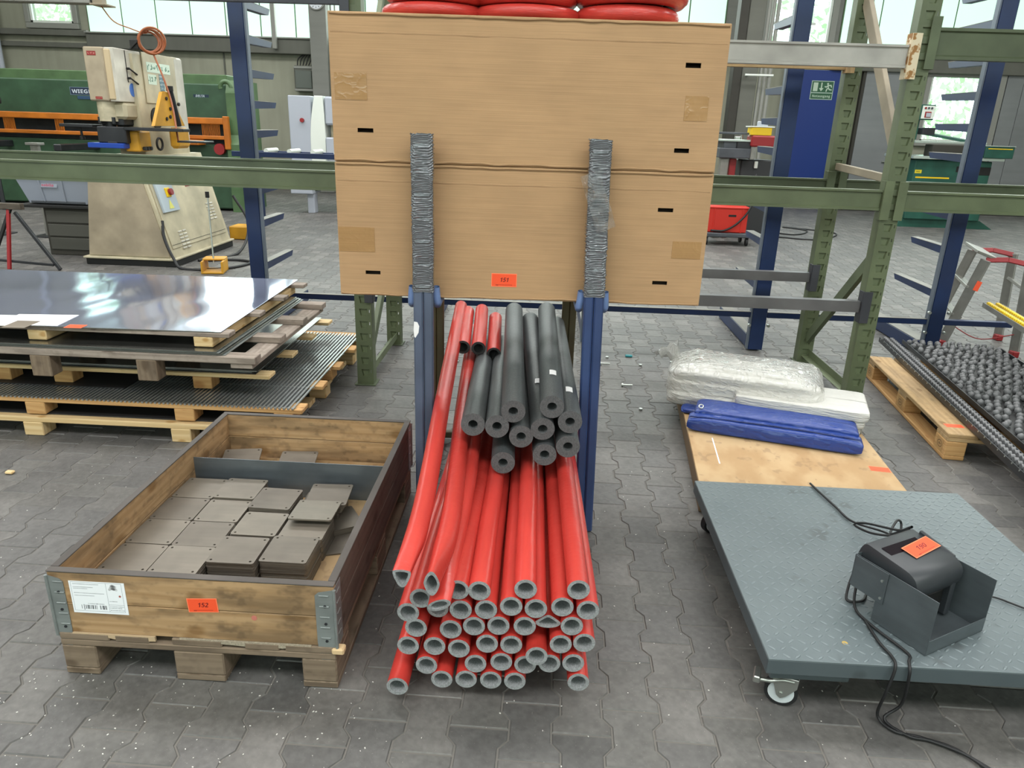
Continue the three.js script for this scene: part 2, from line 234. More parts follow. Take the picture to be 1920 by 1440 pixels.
// ================= SETTING =================
// floor: interlocking dog-bone concrete pavers
{
  const floor = struct('floor'), A = 0.0825 - 0.0015, B = 0.0575 - 0.0015, zs = [0.0985, 0.065, 0.035, -0.035, -0.065, -0.0985], hw = [A, A, B, B, A, A];
  const ring = (ins, y) => { const z = zs.map((q, i) => (i === 0 ? q - ins : i === 5 ? q + ins : q)); return [...z.map((q, i) => [hw[i] - ins, y, q]), ...z.map((q, i) => [-(hw[i] - ins), y, q]).reverse()]; };
  const paverGeo = (ou, ov) => {
    const t = ring(0.0035, 0), e = ring(0, -0.0038), F = [];
    for (let i = 0; i < 5; i++) F.push([t[i], t[i + 1], t[10 - i], t[11 - i]]);
    for (let i = 0; i < 12; i++) F.push([t[i], t[(i + 1) % 12], e[(i + 1) % 12], e[i]]);
    const g = polys(F, [0, -0.3, 0]), u = g.attributes.uv; for (let k = 0; k < u.count; k++) u.setXY(k, u.getX(k) + ou, u.getY(k) + ov); return g;
  };
  const geos = Array.from({ length: 8 }, (_, i) => paverGeo(hash(i, 5, 1) * 3, hash(i, 6, 1) * 3));
  const rects = [[-1.34, -0.53, -2.86, -1.67, 0.344], [-4, -1.2, -4.66, -3.25, 0.55], [0.66, 1.73, -2.72, -1.65, 0.2], [0.75, 1.75, -4.25, -2.75, 0.25], [-0.39, 0.19, -3.6, -1.65, 0.42], [2.1, 4, -5.3, -3, 0.2], [-5, -3.9, -9.1, -7.6, 2]];
  const hidden = (x, z) => rects.some(([a, b, c, d, h]) => { for (let t = Math.max(0.05, 1 - h / 1.55); t <= 1.0001; t += h / 1.55 / 8) { const X = x * t, Z = z * t; if (X > a && X < b && Z > c && Z < d) return true; } return false; });
  camera.updateMatrixWorld(); const list = [], yaw = -0.017, q = V(0, 0, 0);
  for (let i = -90; i <= 90; i++) for (let j = -100; j <= 14; j++) {
    const lx = i * 0.14, lz = j * 0.2 + (i & 1 ? 0.1 : 0) + 0.05, x = lx * Math.cos(yaw) + lz * Math.sin(yaw), z = -lx * Math.sin(yaw) + lz * Math.cos(yaw);
    if (x < X0 + 0.3 || x > X1 - 0.3 || z < BACK_WALL_Z + 0.15 || z > 1) continue;
    if (Math.abs(x) > 2.2 - z * 0.92) continue;
    q.set(x, 0, z).project(camera); const inside = z < -0.9 && Math.abs(q.x) < 1.02 && q.y > -1.06 && q.y < 1;
    list.push({ x, z, r: inside && !hidden(x, z) ? -z : 1e3 + Math.hypot(x, z) });
  }
  list.sort((a, b) => a.r - b.r);
  const near = list.slice(0, 300), far = list.slice(300);
  near.forEach((p, k) => { const o = part(k ? 'paver_' + String(k).padStart(3, '0') : 'paver', geos[k % 8], M.paver[Math.floor(hash(k, 9, 2) * 4)], floor); o.position.set(p.x, -0.0012 * hash(k, 3, 3), p.z); o.rotation.y = yaw + (hash(k, 7, 7) - 0.5) * 0.012; });
  const tones = M.paver.map((m, t) => far.filter((_, k) => Math.floor(hash(k, 19, 4) * 4) === t));
  tones.forEach((ps, t) => {
    const im = new THREE.InstancedMesh(geos[t], M.paver[t], ps.length), m = new THREE.Matrix4(); im.name = t ? 'paving_00' + t : 'paving'; im.userData.kind = 'stuff'; im.receiveShadow = true;
    ps.forEach((p, k) => { m.makeRotationY(yaw); m.setPosition(p.x, -0.0012 * hash(k, 3, t), p.z); im.setMatrixAt(k, m); }); floor.add(im);
  });
  part('joint_bed', bx(X1 - X0 + 0.4, 0.2, FRONT_Z - BACK_WALL_Z + 0.4, (X0 + X1) / 2, -0.1036, (FRONT_Z + BACK_WALL_Z) / 2, 0), M.bed, floor);
  part('paving_edge', [bx(9, 0.006, 5.9, -8.6, -0.003, 4.05, 0, { ou: 0, ov: 0 }), bx(26, 0.006, 5.9, 0, -0.0035, 4.05, 0, { ou: 0, ov: 0 })], M.floorFar, floor);
}
// walls and ceiling
{
  const H = CEIL, wz = BACK_WALL_Z, seg = (x0, x1, y0, y1, z = wz - 0.15, d = 0.3) => bx(x1 - x0, y1 - y0, d, (x0 + x1) / 2, (y0 + y1) / 2, z, 0);
  const wb = struct('wall_back');
  part('lower_wall', [seg(X0, 7.95, 0, SILL), seg(7.95, 9.35, 0, 1.45), seg(7.95, 9.35, 2.82, SILL), seg(9.35, X1, 0, SILL)], M.wall, wb);
  part('upper_wall', [seg(X0, X1, HEAD, H), seg(X0, -11.35, SILL, HEAD), seg(-11.35, -10, SILL, 3.28), seg(-11.35, -10, 4.4, HEAD), seg(-10.22, -10, 3.28, 4.4)], M.wall, wb);
  const joints = []; for (const x of [-13.2, -8.9, -7.1, -2.6, -0.4, 1.6]) joints.push(bx(0.03, SILL, 0.03, x, SILL / 2, wz + 0.012, 0.004));
  part('panel_joint', joints, M.wallDark, wb);
  const t1 = struct('trim_1');
  part('sill_beam', [bx(13.6, 0.3, 0.22, -3.2, SILL - 0.14, wz + 0.1, 0.01), bx(7, 0.3, 0.22, 9.4, SILL - 0.14, wz + 0.1, 0.01), bx(5, 0.12, 0.16, -12.5, SILL + 0.0, wz + 0.08, 0.01), bx(5, 0.1, 0.1, -12.5, SILL - 0.24, wz + 0.06, 0.01)], M.wallDark, t1);
  part('sill_edge', [bx(13.6, 0.03, 0.28, -3.2, SILL + 0.015, wz + 0.12, 0.005), bx(7, 0.03, 0.28, 9.4, SILL + 0.015, wz + 0.12, 0.005)], M.frameGrey, t1);
  const wl = struct('wall_left'); part('lower_wall', bx(0.3, H, FRONT_Z - wz, X0 - 0.15, H / 2, (FRONT_Z + wz) / 2, 0), M.wall, wl);
  const wr = struct('wall_right'); part('lower_wall', bx(0.3, H, FRONT_Z - wz, X1 + 0.15, H / 2, (FRONT_Z + wz) / 2, 0), M.wall, wr);
  const wf = struct('wall_front'); part('lower_wall', bx(X1 - X0, H, 0.3, (X0 + X1) / 2, H / 2, FRONT_Z + 0.15, 0), M.wall, wf);
  const ce = struct('ceiling'); part('slab', bx(X1 - X0 + 0.6, 0.25, FRONT_Z - wz + 0.6, (X0 + X1) / 2, H + 0.125, (FRONT_Z + wz) / 2, 0), M.ceiling, ce);
  const girders = []; for (const x of [-12, -8, -4, 0, 4, 8, 12]) girders.push(bx(0.22, 0.42, FRONT_Z - wz, x, H - 0.21, (FRONT_Z + wz) / 2, 0.01));
  girders.forEach((g) => part('girder', g, M.column, ce));
  // profiled glass bands
  const band = (name, x0, x1, y0, y1, z, n, face) => { const w = struct(name), p = (x1 - x0) / n; for (let i = 0; i < n; i++) part('pane', bx(p - 0.028, y1 - y0 - 0.02, 0.04, x0 + p * (i + 0.5), (y0 + y1) / 2, z, 0.008), M.profGlass, w); const f = []; for (let i = 0; i <= n; i++) f.push(bx(0.03, y1 - y0, 0.03, x0 + p * i, (y0 + y1) / 2, z - face * 0.014, 0.004)); f.push(bx(x1 - x0, 0.06, 0.08, (x0 + x1) / 2, y1, z, 0.005)); f.forEach((g) => part('glazing_bar', g, M.shearLight, w)); return w; };
  band('window_1', -10, 3.6, SILL + 0.03, HEAD, wz + 0.02, 18, 1);
  band('window_2', 6.0, 12.8, SILL + 0.03, HEAD, wz + 0.02, 9, 1);
  band('window_3', -12, 10, 3.1, 4.9, FRONT_Z - 0.02, 30, -1);
  [-11, -4.9, 1.6].forEach((z, k) => { const w = struct('window_' + (4 + k)); for (let i = 0; i < 11; i++) part('pane', bx(1.95, 0.05, 1.9, -11 + 2 * i, CEIL - 0.06, z, 0.01), M.roofGlass, w); });
  // clear windows
  const clear = (name, x0, x1, y0, y1, f = 0.11, bars = []) => { const w = struct(name), z = wz + 0.03; part('window_frame', [bx(x1 - x0 + 2 * f, f, 0.14, (x0 + x1) / 2, y0 - f / 2, z, 0.01), bx(x1 - x0 + 2 * f, f, 0.14, (x0 + x1) / 2, y1 + f / 2, z, 0.01), bx(f, y1 - y0, 0.14, x0 - f / 2, (y0 + y1) / 2, z, 0.01), bx(f, y1 - y0, 0.14, x1 + f / 2, (y0 + y1) / 2, z, 0.01)], M.frameGrey, w); part('sash', [bx(x1 - x0, 0.05, 0.06, (x0 + x1) / 2, y0 + 0.025, z, 0.005), bx(0.05, y1 - y0, 0.06, x0 + 0.025, (y0 + y1) / 2, z, 0.005), bx(0.05, y1 - y0, 0.06, x1 - 0.025, (y0 + y1) / 2, z, 0.005), ...bars.map(([x, y, bw, bh]) => bx(bw, bh, 0.05, x, y, z, 0.005))], M.machWhite, w); const pg = new THREE.PlaneGeometry(x1 - x0, y1 - y0); pg.translate((x0 + x1) / 2, (y0 + y1) / 2, z - 0.02); part('pane', pg, M.glass, w); };
  clear('window_7', -11.25, -10.3, 3.32, 4.35);
  clear('window_8', 4.5, 5.75, SILL + 0.1, HEAD - 0.1, 0.12, [[4.98, 3.72, 0.95, 0.05]]);
  clear('window_9', 8.02, 9.22, 1.5, 2.78, 0.1);
  part('window_side', [seg(3.6, 4.36, SILL, HEAD), seg(5.9, 6.0, SILL, HEAD), seg(12.8, X1, SILL, HEAD)], M.column, wb);
  // steel column and pipes
  const c1 = struct('column_1'); part('web', bx(0.36, H, 0.3, -4.87, H / 2, wz + 0.3, 0.01), M.column, c1); part('conduit', [bx(0.03, H, 0.03, -4.64, H / 2, wz + 0.25, 0.005), bx(0.03, H, 0.03, -4.56, H / 2, wz + 0.22, 0.005)], M.frameGrey, c1);
  const c2 = struct('column_2'); part('flange', bx(0.16, H, 0.3, 3.53, H / 2, -15.2, 0.01), M.colDark, c2); part('web', bx(0.3, H, 0.12, 3.77, H / 2, -15.15, 0.01), M.wallDark, c2); for (let i = 0; i < 3; i++) part('conduit', cyl(0.035, H, 3.99 + 0.085 * i, H / 2, -15.15, { n: 10 }), M.frameGrey, c2);
  const c3 = struct('column_3'); part('conduit', cyl(0.06, H, -11.95, H / 2, wz + 0.25, { n: 12 }), M.machGrey, c3);
  const c4 = struct('column_4'); part('conduit', bx(0.09, 1.6, 0.1, -5.85, 3.72, wz + 0.3, 0.01), M.frameGrey, c4);
  // doors
  const d1 = struct('door_1'); part('door_leaf', bx(1.1, 2.82, 0.06, 5.78, 1.43, wz + 0.1, 0.004), M.doorBlue, d1); part('door_frame', [bx(0.25, 2.95, 0.12, 5.1, 1.475, wz + 0.1, 0.006), bx(0.1, 2.95, 0.12, 6.38, 1.475, wz + 0.1, 0.006)], mat(0x1c3f66, 0.5), d1); part('threshold', bx(1.15, 0.03, 0.2, 5.78, 0.016, wz + 0.16, 0.004), M.zinc, d1); part('door_handle', rod([6.22, 1.42, wz + 0.16], [6.34, 1.42, wz + 0.16], 0.014), M.zinc, d1);  // bright strip below the leaf stands in for light under the door
  const signT = canvasTex(256, 208, (g) => { g.fillStyle = '#a9bdb2'; g.fillRect(0, 0, 256, 208); g.fillStyle = '#2b5a3f'; g.fillRect(8, 8, 240, 120); g.fillRect(8, 138, 240, 62); g.fillStyle = '#b9cbb9'; g.fillRect(24, 20, 52, 96); g.fillRect(110, 20, 14, 62); g.beginPath(); g.moveTo(90, 80); g.lineTo(144, 80); g.lineTo(117, 116); g.fill(); g.beginPath(); g.arc(186, 32, 11, 0, 7); g.fill(); g.lineWidth = 13; g.lineCap = 'round'; g.strokeStyle = '#b9cbb9'; const ln = (...p) => { g.beginPath(); g.moveTo(p[0], p[1]); for (let i = 2; i < p.length; i += 2) g.lineTo(p[i], p[i + 1]); g.stroke(); }; ln(190, 48, 196, 76); ln(190, 50, 222, 48, 230, 66); ln(188, 52, 172, 68, 158, 64); ln(196, 78, 212, 96, 232, 98); ln(194, 78, 180, 94, 176, 114); g.font = 'bold 36px sans-serif'; g.textAlign = 'center'; g.fillText('Notausgang', 128, 182); });
  const sg = thing('exit_sign', 'green emergency exit sign with running figure on the blue door', 'sign', [5.765, 2.45, wz + 0.135]); decalMesh('sign_plate', 0.47, 0.37, signT, sg, [0, 0, 0], [0, 0, 0], 0.4, 0.006);
  const d2 = struct('door_2'); part('door_leaf', bx(0.78, 2.9, 0.06, 7.03, 1.46, wz + 0.1, 0.004), M.doorGrey, d2); part('door_frame', [bx(0.06, 3.0, 0.1, 7.46, 1.5, wz + 0.1, 0.004), bx(0.06, 3.0, 0.1, 6.6, 1.5, wz + 0.1, 0.004)], M.colDark, d2); part('door_handle', rod([7.28, 1.05, wz + 0.16], [7.4, 1.05, wz + 0.16], 0.014), M.zinc, d2);
  const d3 = struct('door_3'); part('door_leaf', [bx(0.34, 2.9, 0.06, 9.72, 1.46, wz + 0.1, 0.004), bx(2.2, 2.9, 0.06, 11.0, 1.46, wz + 0.1, 0.004)], M.doorGrey, d3); part('door_frame', bx(0.16, 3.0, 0.14, 9.44, 1.5, wz + 0.08, 0.004), M.frameGrey, d3);
  // clock, fuse box
  const ck = thing('wall_clock', 'round white wall clock on the grey column above the fuse box', 'clock', [-4.87, 3.83, wz + 0.47]); part('rim', cyl(0.17, 0.05, 0, 0, 0, { ax: 'z', n: 32 }), M.frameGrey, ck); const cf = part('face', cyl(0.15, 0.054, 0, 0, 0.002, { ax: 'z', n: 32 }), M.clockFace, ck); for (let i = 0; i < 12; i++) { const a = i * Math.PI / 6; part('hour_mark', strut([0.105 * Math.sin(a), 0.105 * Math.cos(a), 0.031], [0.135 * Math.sin(a), 0.135 * Math.cos(a), 0.031], 0.01, 0.004, 0), M.black, cf); } part('hand', strut([0, 0, 0.034], [0.01, 0.1, 0.034], 0.008, 0.003, 0), M.black, ck); part('hand', strut([0, 0, 0.034], [-0.01, -0.075, 0.034], 0.012, 0.003, 0), M.black, ck);
  const fb = thing('fuse_box', 'grey wall fuse box with cable bundle above it', 'fuse box', [-5.31, 2.36, wz + 0.1]); part('body', bx(0.42, 0.52, 0.18, 0, 0, 0, 0.02), M.wallDark, fb); part('cover', bx(0.36, 0.36, 0.04, 0, -0.02, 0.1, 0.01), mat(0x5c625c, 0.3), fb); part('rail', [bx(0.42, 0.05, 0.2, 0, 0.22, 0.01, 0.008), bx(0.42, 0.05, 0.2, 0, -0.23, 0.01, 0.008)], M.frameGrey, fb);
  for (let i = 0; i < 6; i++) part('cable', tube([[-0.15 + 0.06 * i, 0.26, 0], [-0.12 + 0.07 * i, 0.4, 0], [0.1 + 0.02 * i, 0.56, 0], [0.12 + 0.02 * i, 0.7, 0]], 0.012, 12, 6), M.rubber, fb);
  // outside: lawn, hedge and leaves behind the clear panes
  const lawn = struct('ground_outside'); part('lawn', bx(60, 0.2, 12, 0, -0.3, -24, 0), M.lawn, lawn);
  const leafG = new THREE.PlaneGeometry(0.22, 0.13), im = new THREE.InstancedMesh(leafG, M.leaf, 5200), mm = new THREE.Matrix4(), e = new THREE.Euler(); im.name = 'hedge_foliage'; im.userData = { kind: 'stuff', label: 'foliage coloured pale green for overexposed daylight outside behind the clear windows', category: 'foliage' };
  for (let i = 0; i < 5200; i++) { const L = i % 2, x = L ? rr(-17, -11) : rr(5, 13), y = rr(0.1, 5.6), z = rr(-23.5, -21.5); e.set(rr(0, 6), rr(0, 6), rr(0, 6)); mm.makeRotationFromEuler(e); mm.setPosition(x, y, z); im.setMatrixAt(i, mm); } scene.add(im);
}
// ================= PALLET RACK =================
const RZF = -4.22, RZR = -5.1;
function upright(h) {   // face plate with pressed trapezoid pockets, two flanges; origin at the foot of the face, face looks to +z
  const s = shape([[-0.05, 0], [0.05, 0], [0.05, h], [-0.05, h]]); const pocket = [];
  for (let y = 0.075; y < h - 0.06; y += 0.0765) {
    const p = new THREE.Path([[-0.024, y + 0.02], [0.026, y + 0.02], [0.017, y - 0.024], [-0.014, y - 0.024]].map(([a, b]) => new THREE.Vector2(a, b))); s.holes.push(p); s.holes.push(rectHole(0.0375, y + 0.006, 0.005, 0.018)); pocket.push(y); }
  let pg; { const y = 0;
    const tl = [-0.024, y + 0.02], tr = [0.026, y + 0.02], br = [0.017, y - 0.024], bl = [-0.014, y - 0.024], D = -0.012, P = (q, z, k = 1) => [q[0] * k, y + (q[1] - y) * k, z];
    const F = [[tl, tr], [tr, br], [br, bl], [bl, tl]].map(([a, b]) => [P(a, -0.002), P(b, -0.002), P(b, D, 0.82), P(a, D, 0.82)]); F.push([P(tl, D, 0.82), P(tr, D, 0.82), P(br, D, 0.82), P(bl, D, 0.82)]);
    pg = merge([polys(F.slice(0, 4)), polys([F[4]], [0, y, -0.1])]);
  }
  const face = uvm(extr(s, 0.003)); face.translate(0, 0, -0.003);
  return { face, pocket, pg, side: [bx(0.004, h, 0.08, -0.048, h / 2, -0.043, 0.001), bx(0.004, h, 0.08, 0.048, h / 2, -0.043, 0.001)] };
}
function rackFrame(x, label, braces) {
  const f = thing('rack_frame', label, 'rack frame', [x, 0, 0]), h = 3.1, u = upright(h), m = M.green;
  for (const [z, turn] of [[RZF, 0], [RZR, 0]]) {
    const U = new THREE.Group(); U.name = 'upright'; U.position.set(0, 0.006, z); f.add(U);
    part('face', u.face, m, U); u.pocket.forEach((y) => { part('pressed_pocket', u.pg, M.green, U).position.y = y; }); part('flange', u.side[0], m, U); part('flange', u.side[1], m, U);
    part('foot_plate', bx(0.13, 0.006, 0.12, 0, 0.003, z - 0.04, 0.001), M.greenDark, f);
  }
  const z0 = RZF - 0.06, z1 = RZR;
  for (const [a, b, mt, w] of braces) part('brace', strut([0, a, z0], [0, b, z1], w || 0.05, 0.03, 0.003, Math.PI / 2), mt, f);
  part('bottom_tie', [bx(0.05, 0.006, z0 - z1, 0, 0.05, (z0 + z1) / 2), bx(0.004, 0.05, z0 - z1, 0.025, 0.075, (z0 + z1) / 2)], m, f);
  return f;
}
rackFrame(-1.057, 'green pallet rack frame behind the lower cardboard box', [[0.09, 0.75, M.greenDark, 0.07], [1.33, 0.75, M.green], [1.33, 1.35, M.beige], [1.4, 2.4, M.green], [2.95, 2.4, M.green]]);
rackFrame(1.925, 'green pallet rack frame with diagonal braces beside the blue door', [[0.93, 0.18, M.greenDark, 0.075], [1.33, 1.36, M.beige, 0.045], [1.45, 2.36, M.beige, 0.085], [2.98, 2.4, M.beige, 0.05]]);
function rackBeam(label, x0, x1, y0, y1, z, m, o = {}) {
  const t = thing('rack_beam', label, 'rack beam', [(x0 + x1) / 2, 0, z]), L = x1 - x0, H = y1 - y0;
  part('profile', beamGeo(L, H, y0, o.plain), m, t);
  if (o.e0 !== false) part('end_plate', endPlate(-L / 2 - 0.004, y0, y1, o.pe), o.em || m, t);
  if (o.e1 !== false) part('end_plate', endPlate(L / 2 + 0.004, y0, y1, o.pe), o.em || m, t);
  return t;
}
function beamGeo(L, H, y0, plain) {                 // profile drawn in y-z and run along x
  const d = 0.05, p = plain ? [[0, 0], [d, 0], [d, H], [0, H]] : [[0, 0], [d + 0.004, 0], [d + 0.004, H * 0.1], [d - 0.004, H * 0.15], [d - 0.004, H * 0.86], [d + 0.008, H * 0.9], [d + 0.008, H], [0, H]];
  const F = [], q = p.map(([z, y]) => [z - 0.03, y + y0]);
  for (let i = 0; i < q.length; i++) { const a = q[i], b = q[(i + 1) % q.length]; F.push([[-L / 2, a[1], a[0]], [L / 2, a[1], a[0]], [L / 2, b[1], b[0]], [-L / 2, b[1], b[0]]]); }
  const g = polys(F.map((f) => f.slice().reverse())); const caps = [-1, 1].map((s) => bx(0.002, H * 0.96, 0.046, s * (L / 2 - 0.001), y0 + H / 2, -0.006, 0)); return merge([g, ...caps]);
}
function endPlate(x, y0, y1, pe = 0.05) { return [bx(0.006, y1 - y0 + 2 * pe, 0.06, x, (y0 + y1) / 2, 0.005, 0.001), bx(0.05, y1 - y0 + 2 * pe, 0.006, x + Math.sign(x) * 0.024, (y0 + y1) / 2, 0.036, 0.001)]; }
const fz = RZF - 0.022;
rackBeam('green front rack beam crossing in front of the cream punching machine', -4.0, -1.12, 1.166, 1.276, fz, M.green);
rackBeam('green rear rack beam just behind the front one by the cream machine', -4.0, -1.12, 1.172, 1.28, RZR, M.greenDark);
rackBeam('green front rack beam running behind the cardboard boxes to the braced frame', -0.99, 1.86, 1.166, 1.276, fz, M.green);
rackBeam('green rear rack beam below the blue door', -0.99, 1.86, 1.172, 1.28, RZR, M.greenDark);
rackBeam('green front rack beam in front of the green saw bench', 1.99, 4.8, 1.166, 1.274, fz, M.green);
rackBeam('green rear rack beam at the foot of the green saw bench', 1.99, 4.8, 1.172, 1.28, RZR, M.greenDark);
rackBeam('bare grey steel lower front beam above the plastic-wrapped tarps', -0.99, 1.86, 0.585, 0.65, fz, M.beamGrey, { plain: true, pe: 0.06, em: M.beamDark });
rackBeam('bare grey steel lower rear beam crossing the blue cantilever column', -0.99, 1.86, 0.588, 0.652, RZR, M.beamGrey, { plain: true, pe: 0.06, em: M.beamDark });
rackBeam('off-white upper rack beam with rusty cream end plate', -0.99, 1.85, 1.895, 2.005, fz, M.beamWhite, { pe: 0.055, em: mat(0xffffff, 0.7, 0, { map: T.rust }) });
rackBeam('brown upper rear beam under the off-white one', -0.99, 1.86, 1.945, 1.98, RZR, M.wEuro, { plain: true, pe: 0.02 });
rackBeam('green upper beam at the top right of the braced rack frame', 1.99, 4.8, 1.94, 2.09, fz, M.greenDark);
rackBeam('dark grey upper beam along the top edge beside the clock', -4.0, -1.12, 2.122, 2.24, fz, M.beamDark, { plain: true });

// ================= BLUE CANTILEVER RACK =================
{
  const t = thing('cantilever_rack', 'dark blue cantilever rack with short arms standing behind the pallet rack', 'rack', [0, 0, -5.35]);
  const cols = [-2.13, -0.87, 0.385, 1.64, 2.93];
  cols.forEach((x, k) => {
    const c = part('column', [bx(0.104, 2.9, 0.012, x, 1.46, 0, 0.002), bx(0.09, 2.9, 0.06, x, 1.46, -0.04, 0.003)], M.blue, t);
    const eg = x < 0 ? 0.058 : -0.058; part('column_edge', bx(0.012, 2.9, 0.05, x + eg, 1.46, -0.025, 0.002), M.blueEdge, c);
    const b = part('base_arm', [bx(0.1, 0.1, 0.9, x, 0.055, -0.55, 0.004)], M.blue, t); part('base_top', bx(0.098, 0.004, 0.88, x, 0.108, -0.55, 0.001), M.armTop, b);
    if (k === 1 || k === 2) return;
    for (const h of [2.5, 2.3, 2.08, 1.86, 1.655, 1.455, 1.06, 0.82, 0.5]) {
      const len = h < 0.6 ? 0.62 : 0.47, H = 0.052, s = shape([[0, 0], [len - 0.03, 0.012], [len, H], [0, H]]), g = extr(s, 0.06); g.rotateY(Math.PI / 2); g.translate(x - 0.03, h - H, -0.11);
      const a = part('arm', uvm(g), h === 0.5 ? M.blue : M.blue, t); part('arm_top', bx(0.062, 0.004, len - 0.004, x, h + 0.002, -0.11 - len / 2, 0.001), M.armTop, a);
    }
    for (const s of [-1, 1]) for (const h of [0.2, 0.35]) part('bolt', cyl(0.012, 0.02, x + s * 0.07, h, 0.012, { ax: 'z', n: 6 }), M.zinc, t);
  });
  for (let i = 0; i < 4; i++) { const a = cols[i] + 0.06, b = cols[i + 1] - 0.06; const r = part('rail', bx(b - a, 0.04, 0.04, (a + b) / 2, 0.274, -0.03, 0.003), M.blue, t); part('rail_top', bx(b - a, 0.003, 0.042, (a + b) / 2, 0.2955, -0.03, 0.001), M.armTop, r); }
  part('rail', bx(0.5, 0.04, 0.04, 3.24, 0.274, -0.03, 0.003), M.blue, t);
}

// ================= STILLAGE, BOXES, COILS =================
function filmSleeve(x0, x1, y0, y1, s) {   // stretch film wound round a pair of posts: diagonal ridges, open ends
  const N = 64, K = 300, pos = [], uv = [], idx = [];
  for (let j = 0; j <= K; j++) for (let i = 0; i <= N; i++) {
    const v = j / K, k = i % N, a = (k / N) * 2 * Math.PI, sg = (q) => Math.sign(q) * Math.pow(Math.abs(q), 0.28), cx = sg(Math.cos(a)), cz = sg(Math.sin(a)), side = Math.cos(a) > 0 ? 1 : 0;
    const ph = v * 54 + (side ? -1 : 0.35) * cx * 1.6 + 3.5 * fbm(k / N, v, 4, 12, s, 3), w = Math.abs((((ph % 1) + 1) % 1) - 0.5) * 2, fade = sstep(0.25, 0.6, fbm(k / N, v, 3, 9, s + 5, 2));
    const d = 0.0034 * Math.pow(w, 3) * fade + 0.0014 * fbm(k / N, v, 9, 60, s + 9, 2), groove = cz > 0.9 ? 0.004 * Math.exp(-Math.pow(cx / 0.07, 2)) : 0;
    pos.push(mix(x0, x1, v) + cx * (0.0375 + d), mix(y0, y1, v) + (j === K ? 0.006 * (hash(k, s, 1) - 0.5) : 0), cz * (0.0195 + d) - groove); uv.push((i / N) * 0.22, v * 0.54);
  }
  for (let j = 0; j < K; j++) for (let i = 0; i < N; i++) { const a = j * (N + 1) + i, b = a + 1, c = a + N + 1, e = c + 1; idx.push(a, c, b, b, c, e); }
  const g = new THREE.BufferGeometry(); g.setAttribute('position', new THREE.Float32BufferAttribute(pos, 3)); g.setAttribute('uv', new THREE.Float32BufferAttribute(uv, 2)); g.setIndex(idx); g.computeVertexNormals(); return g.toNonIndexed();
}
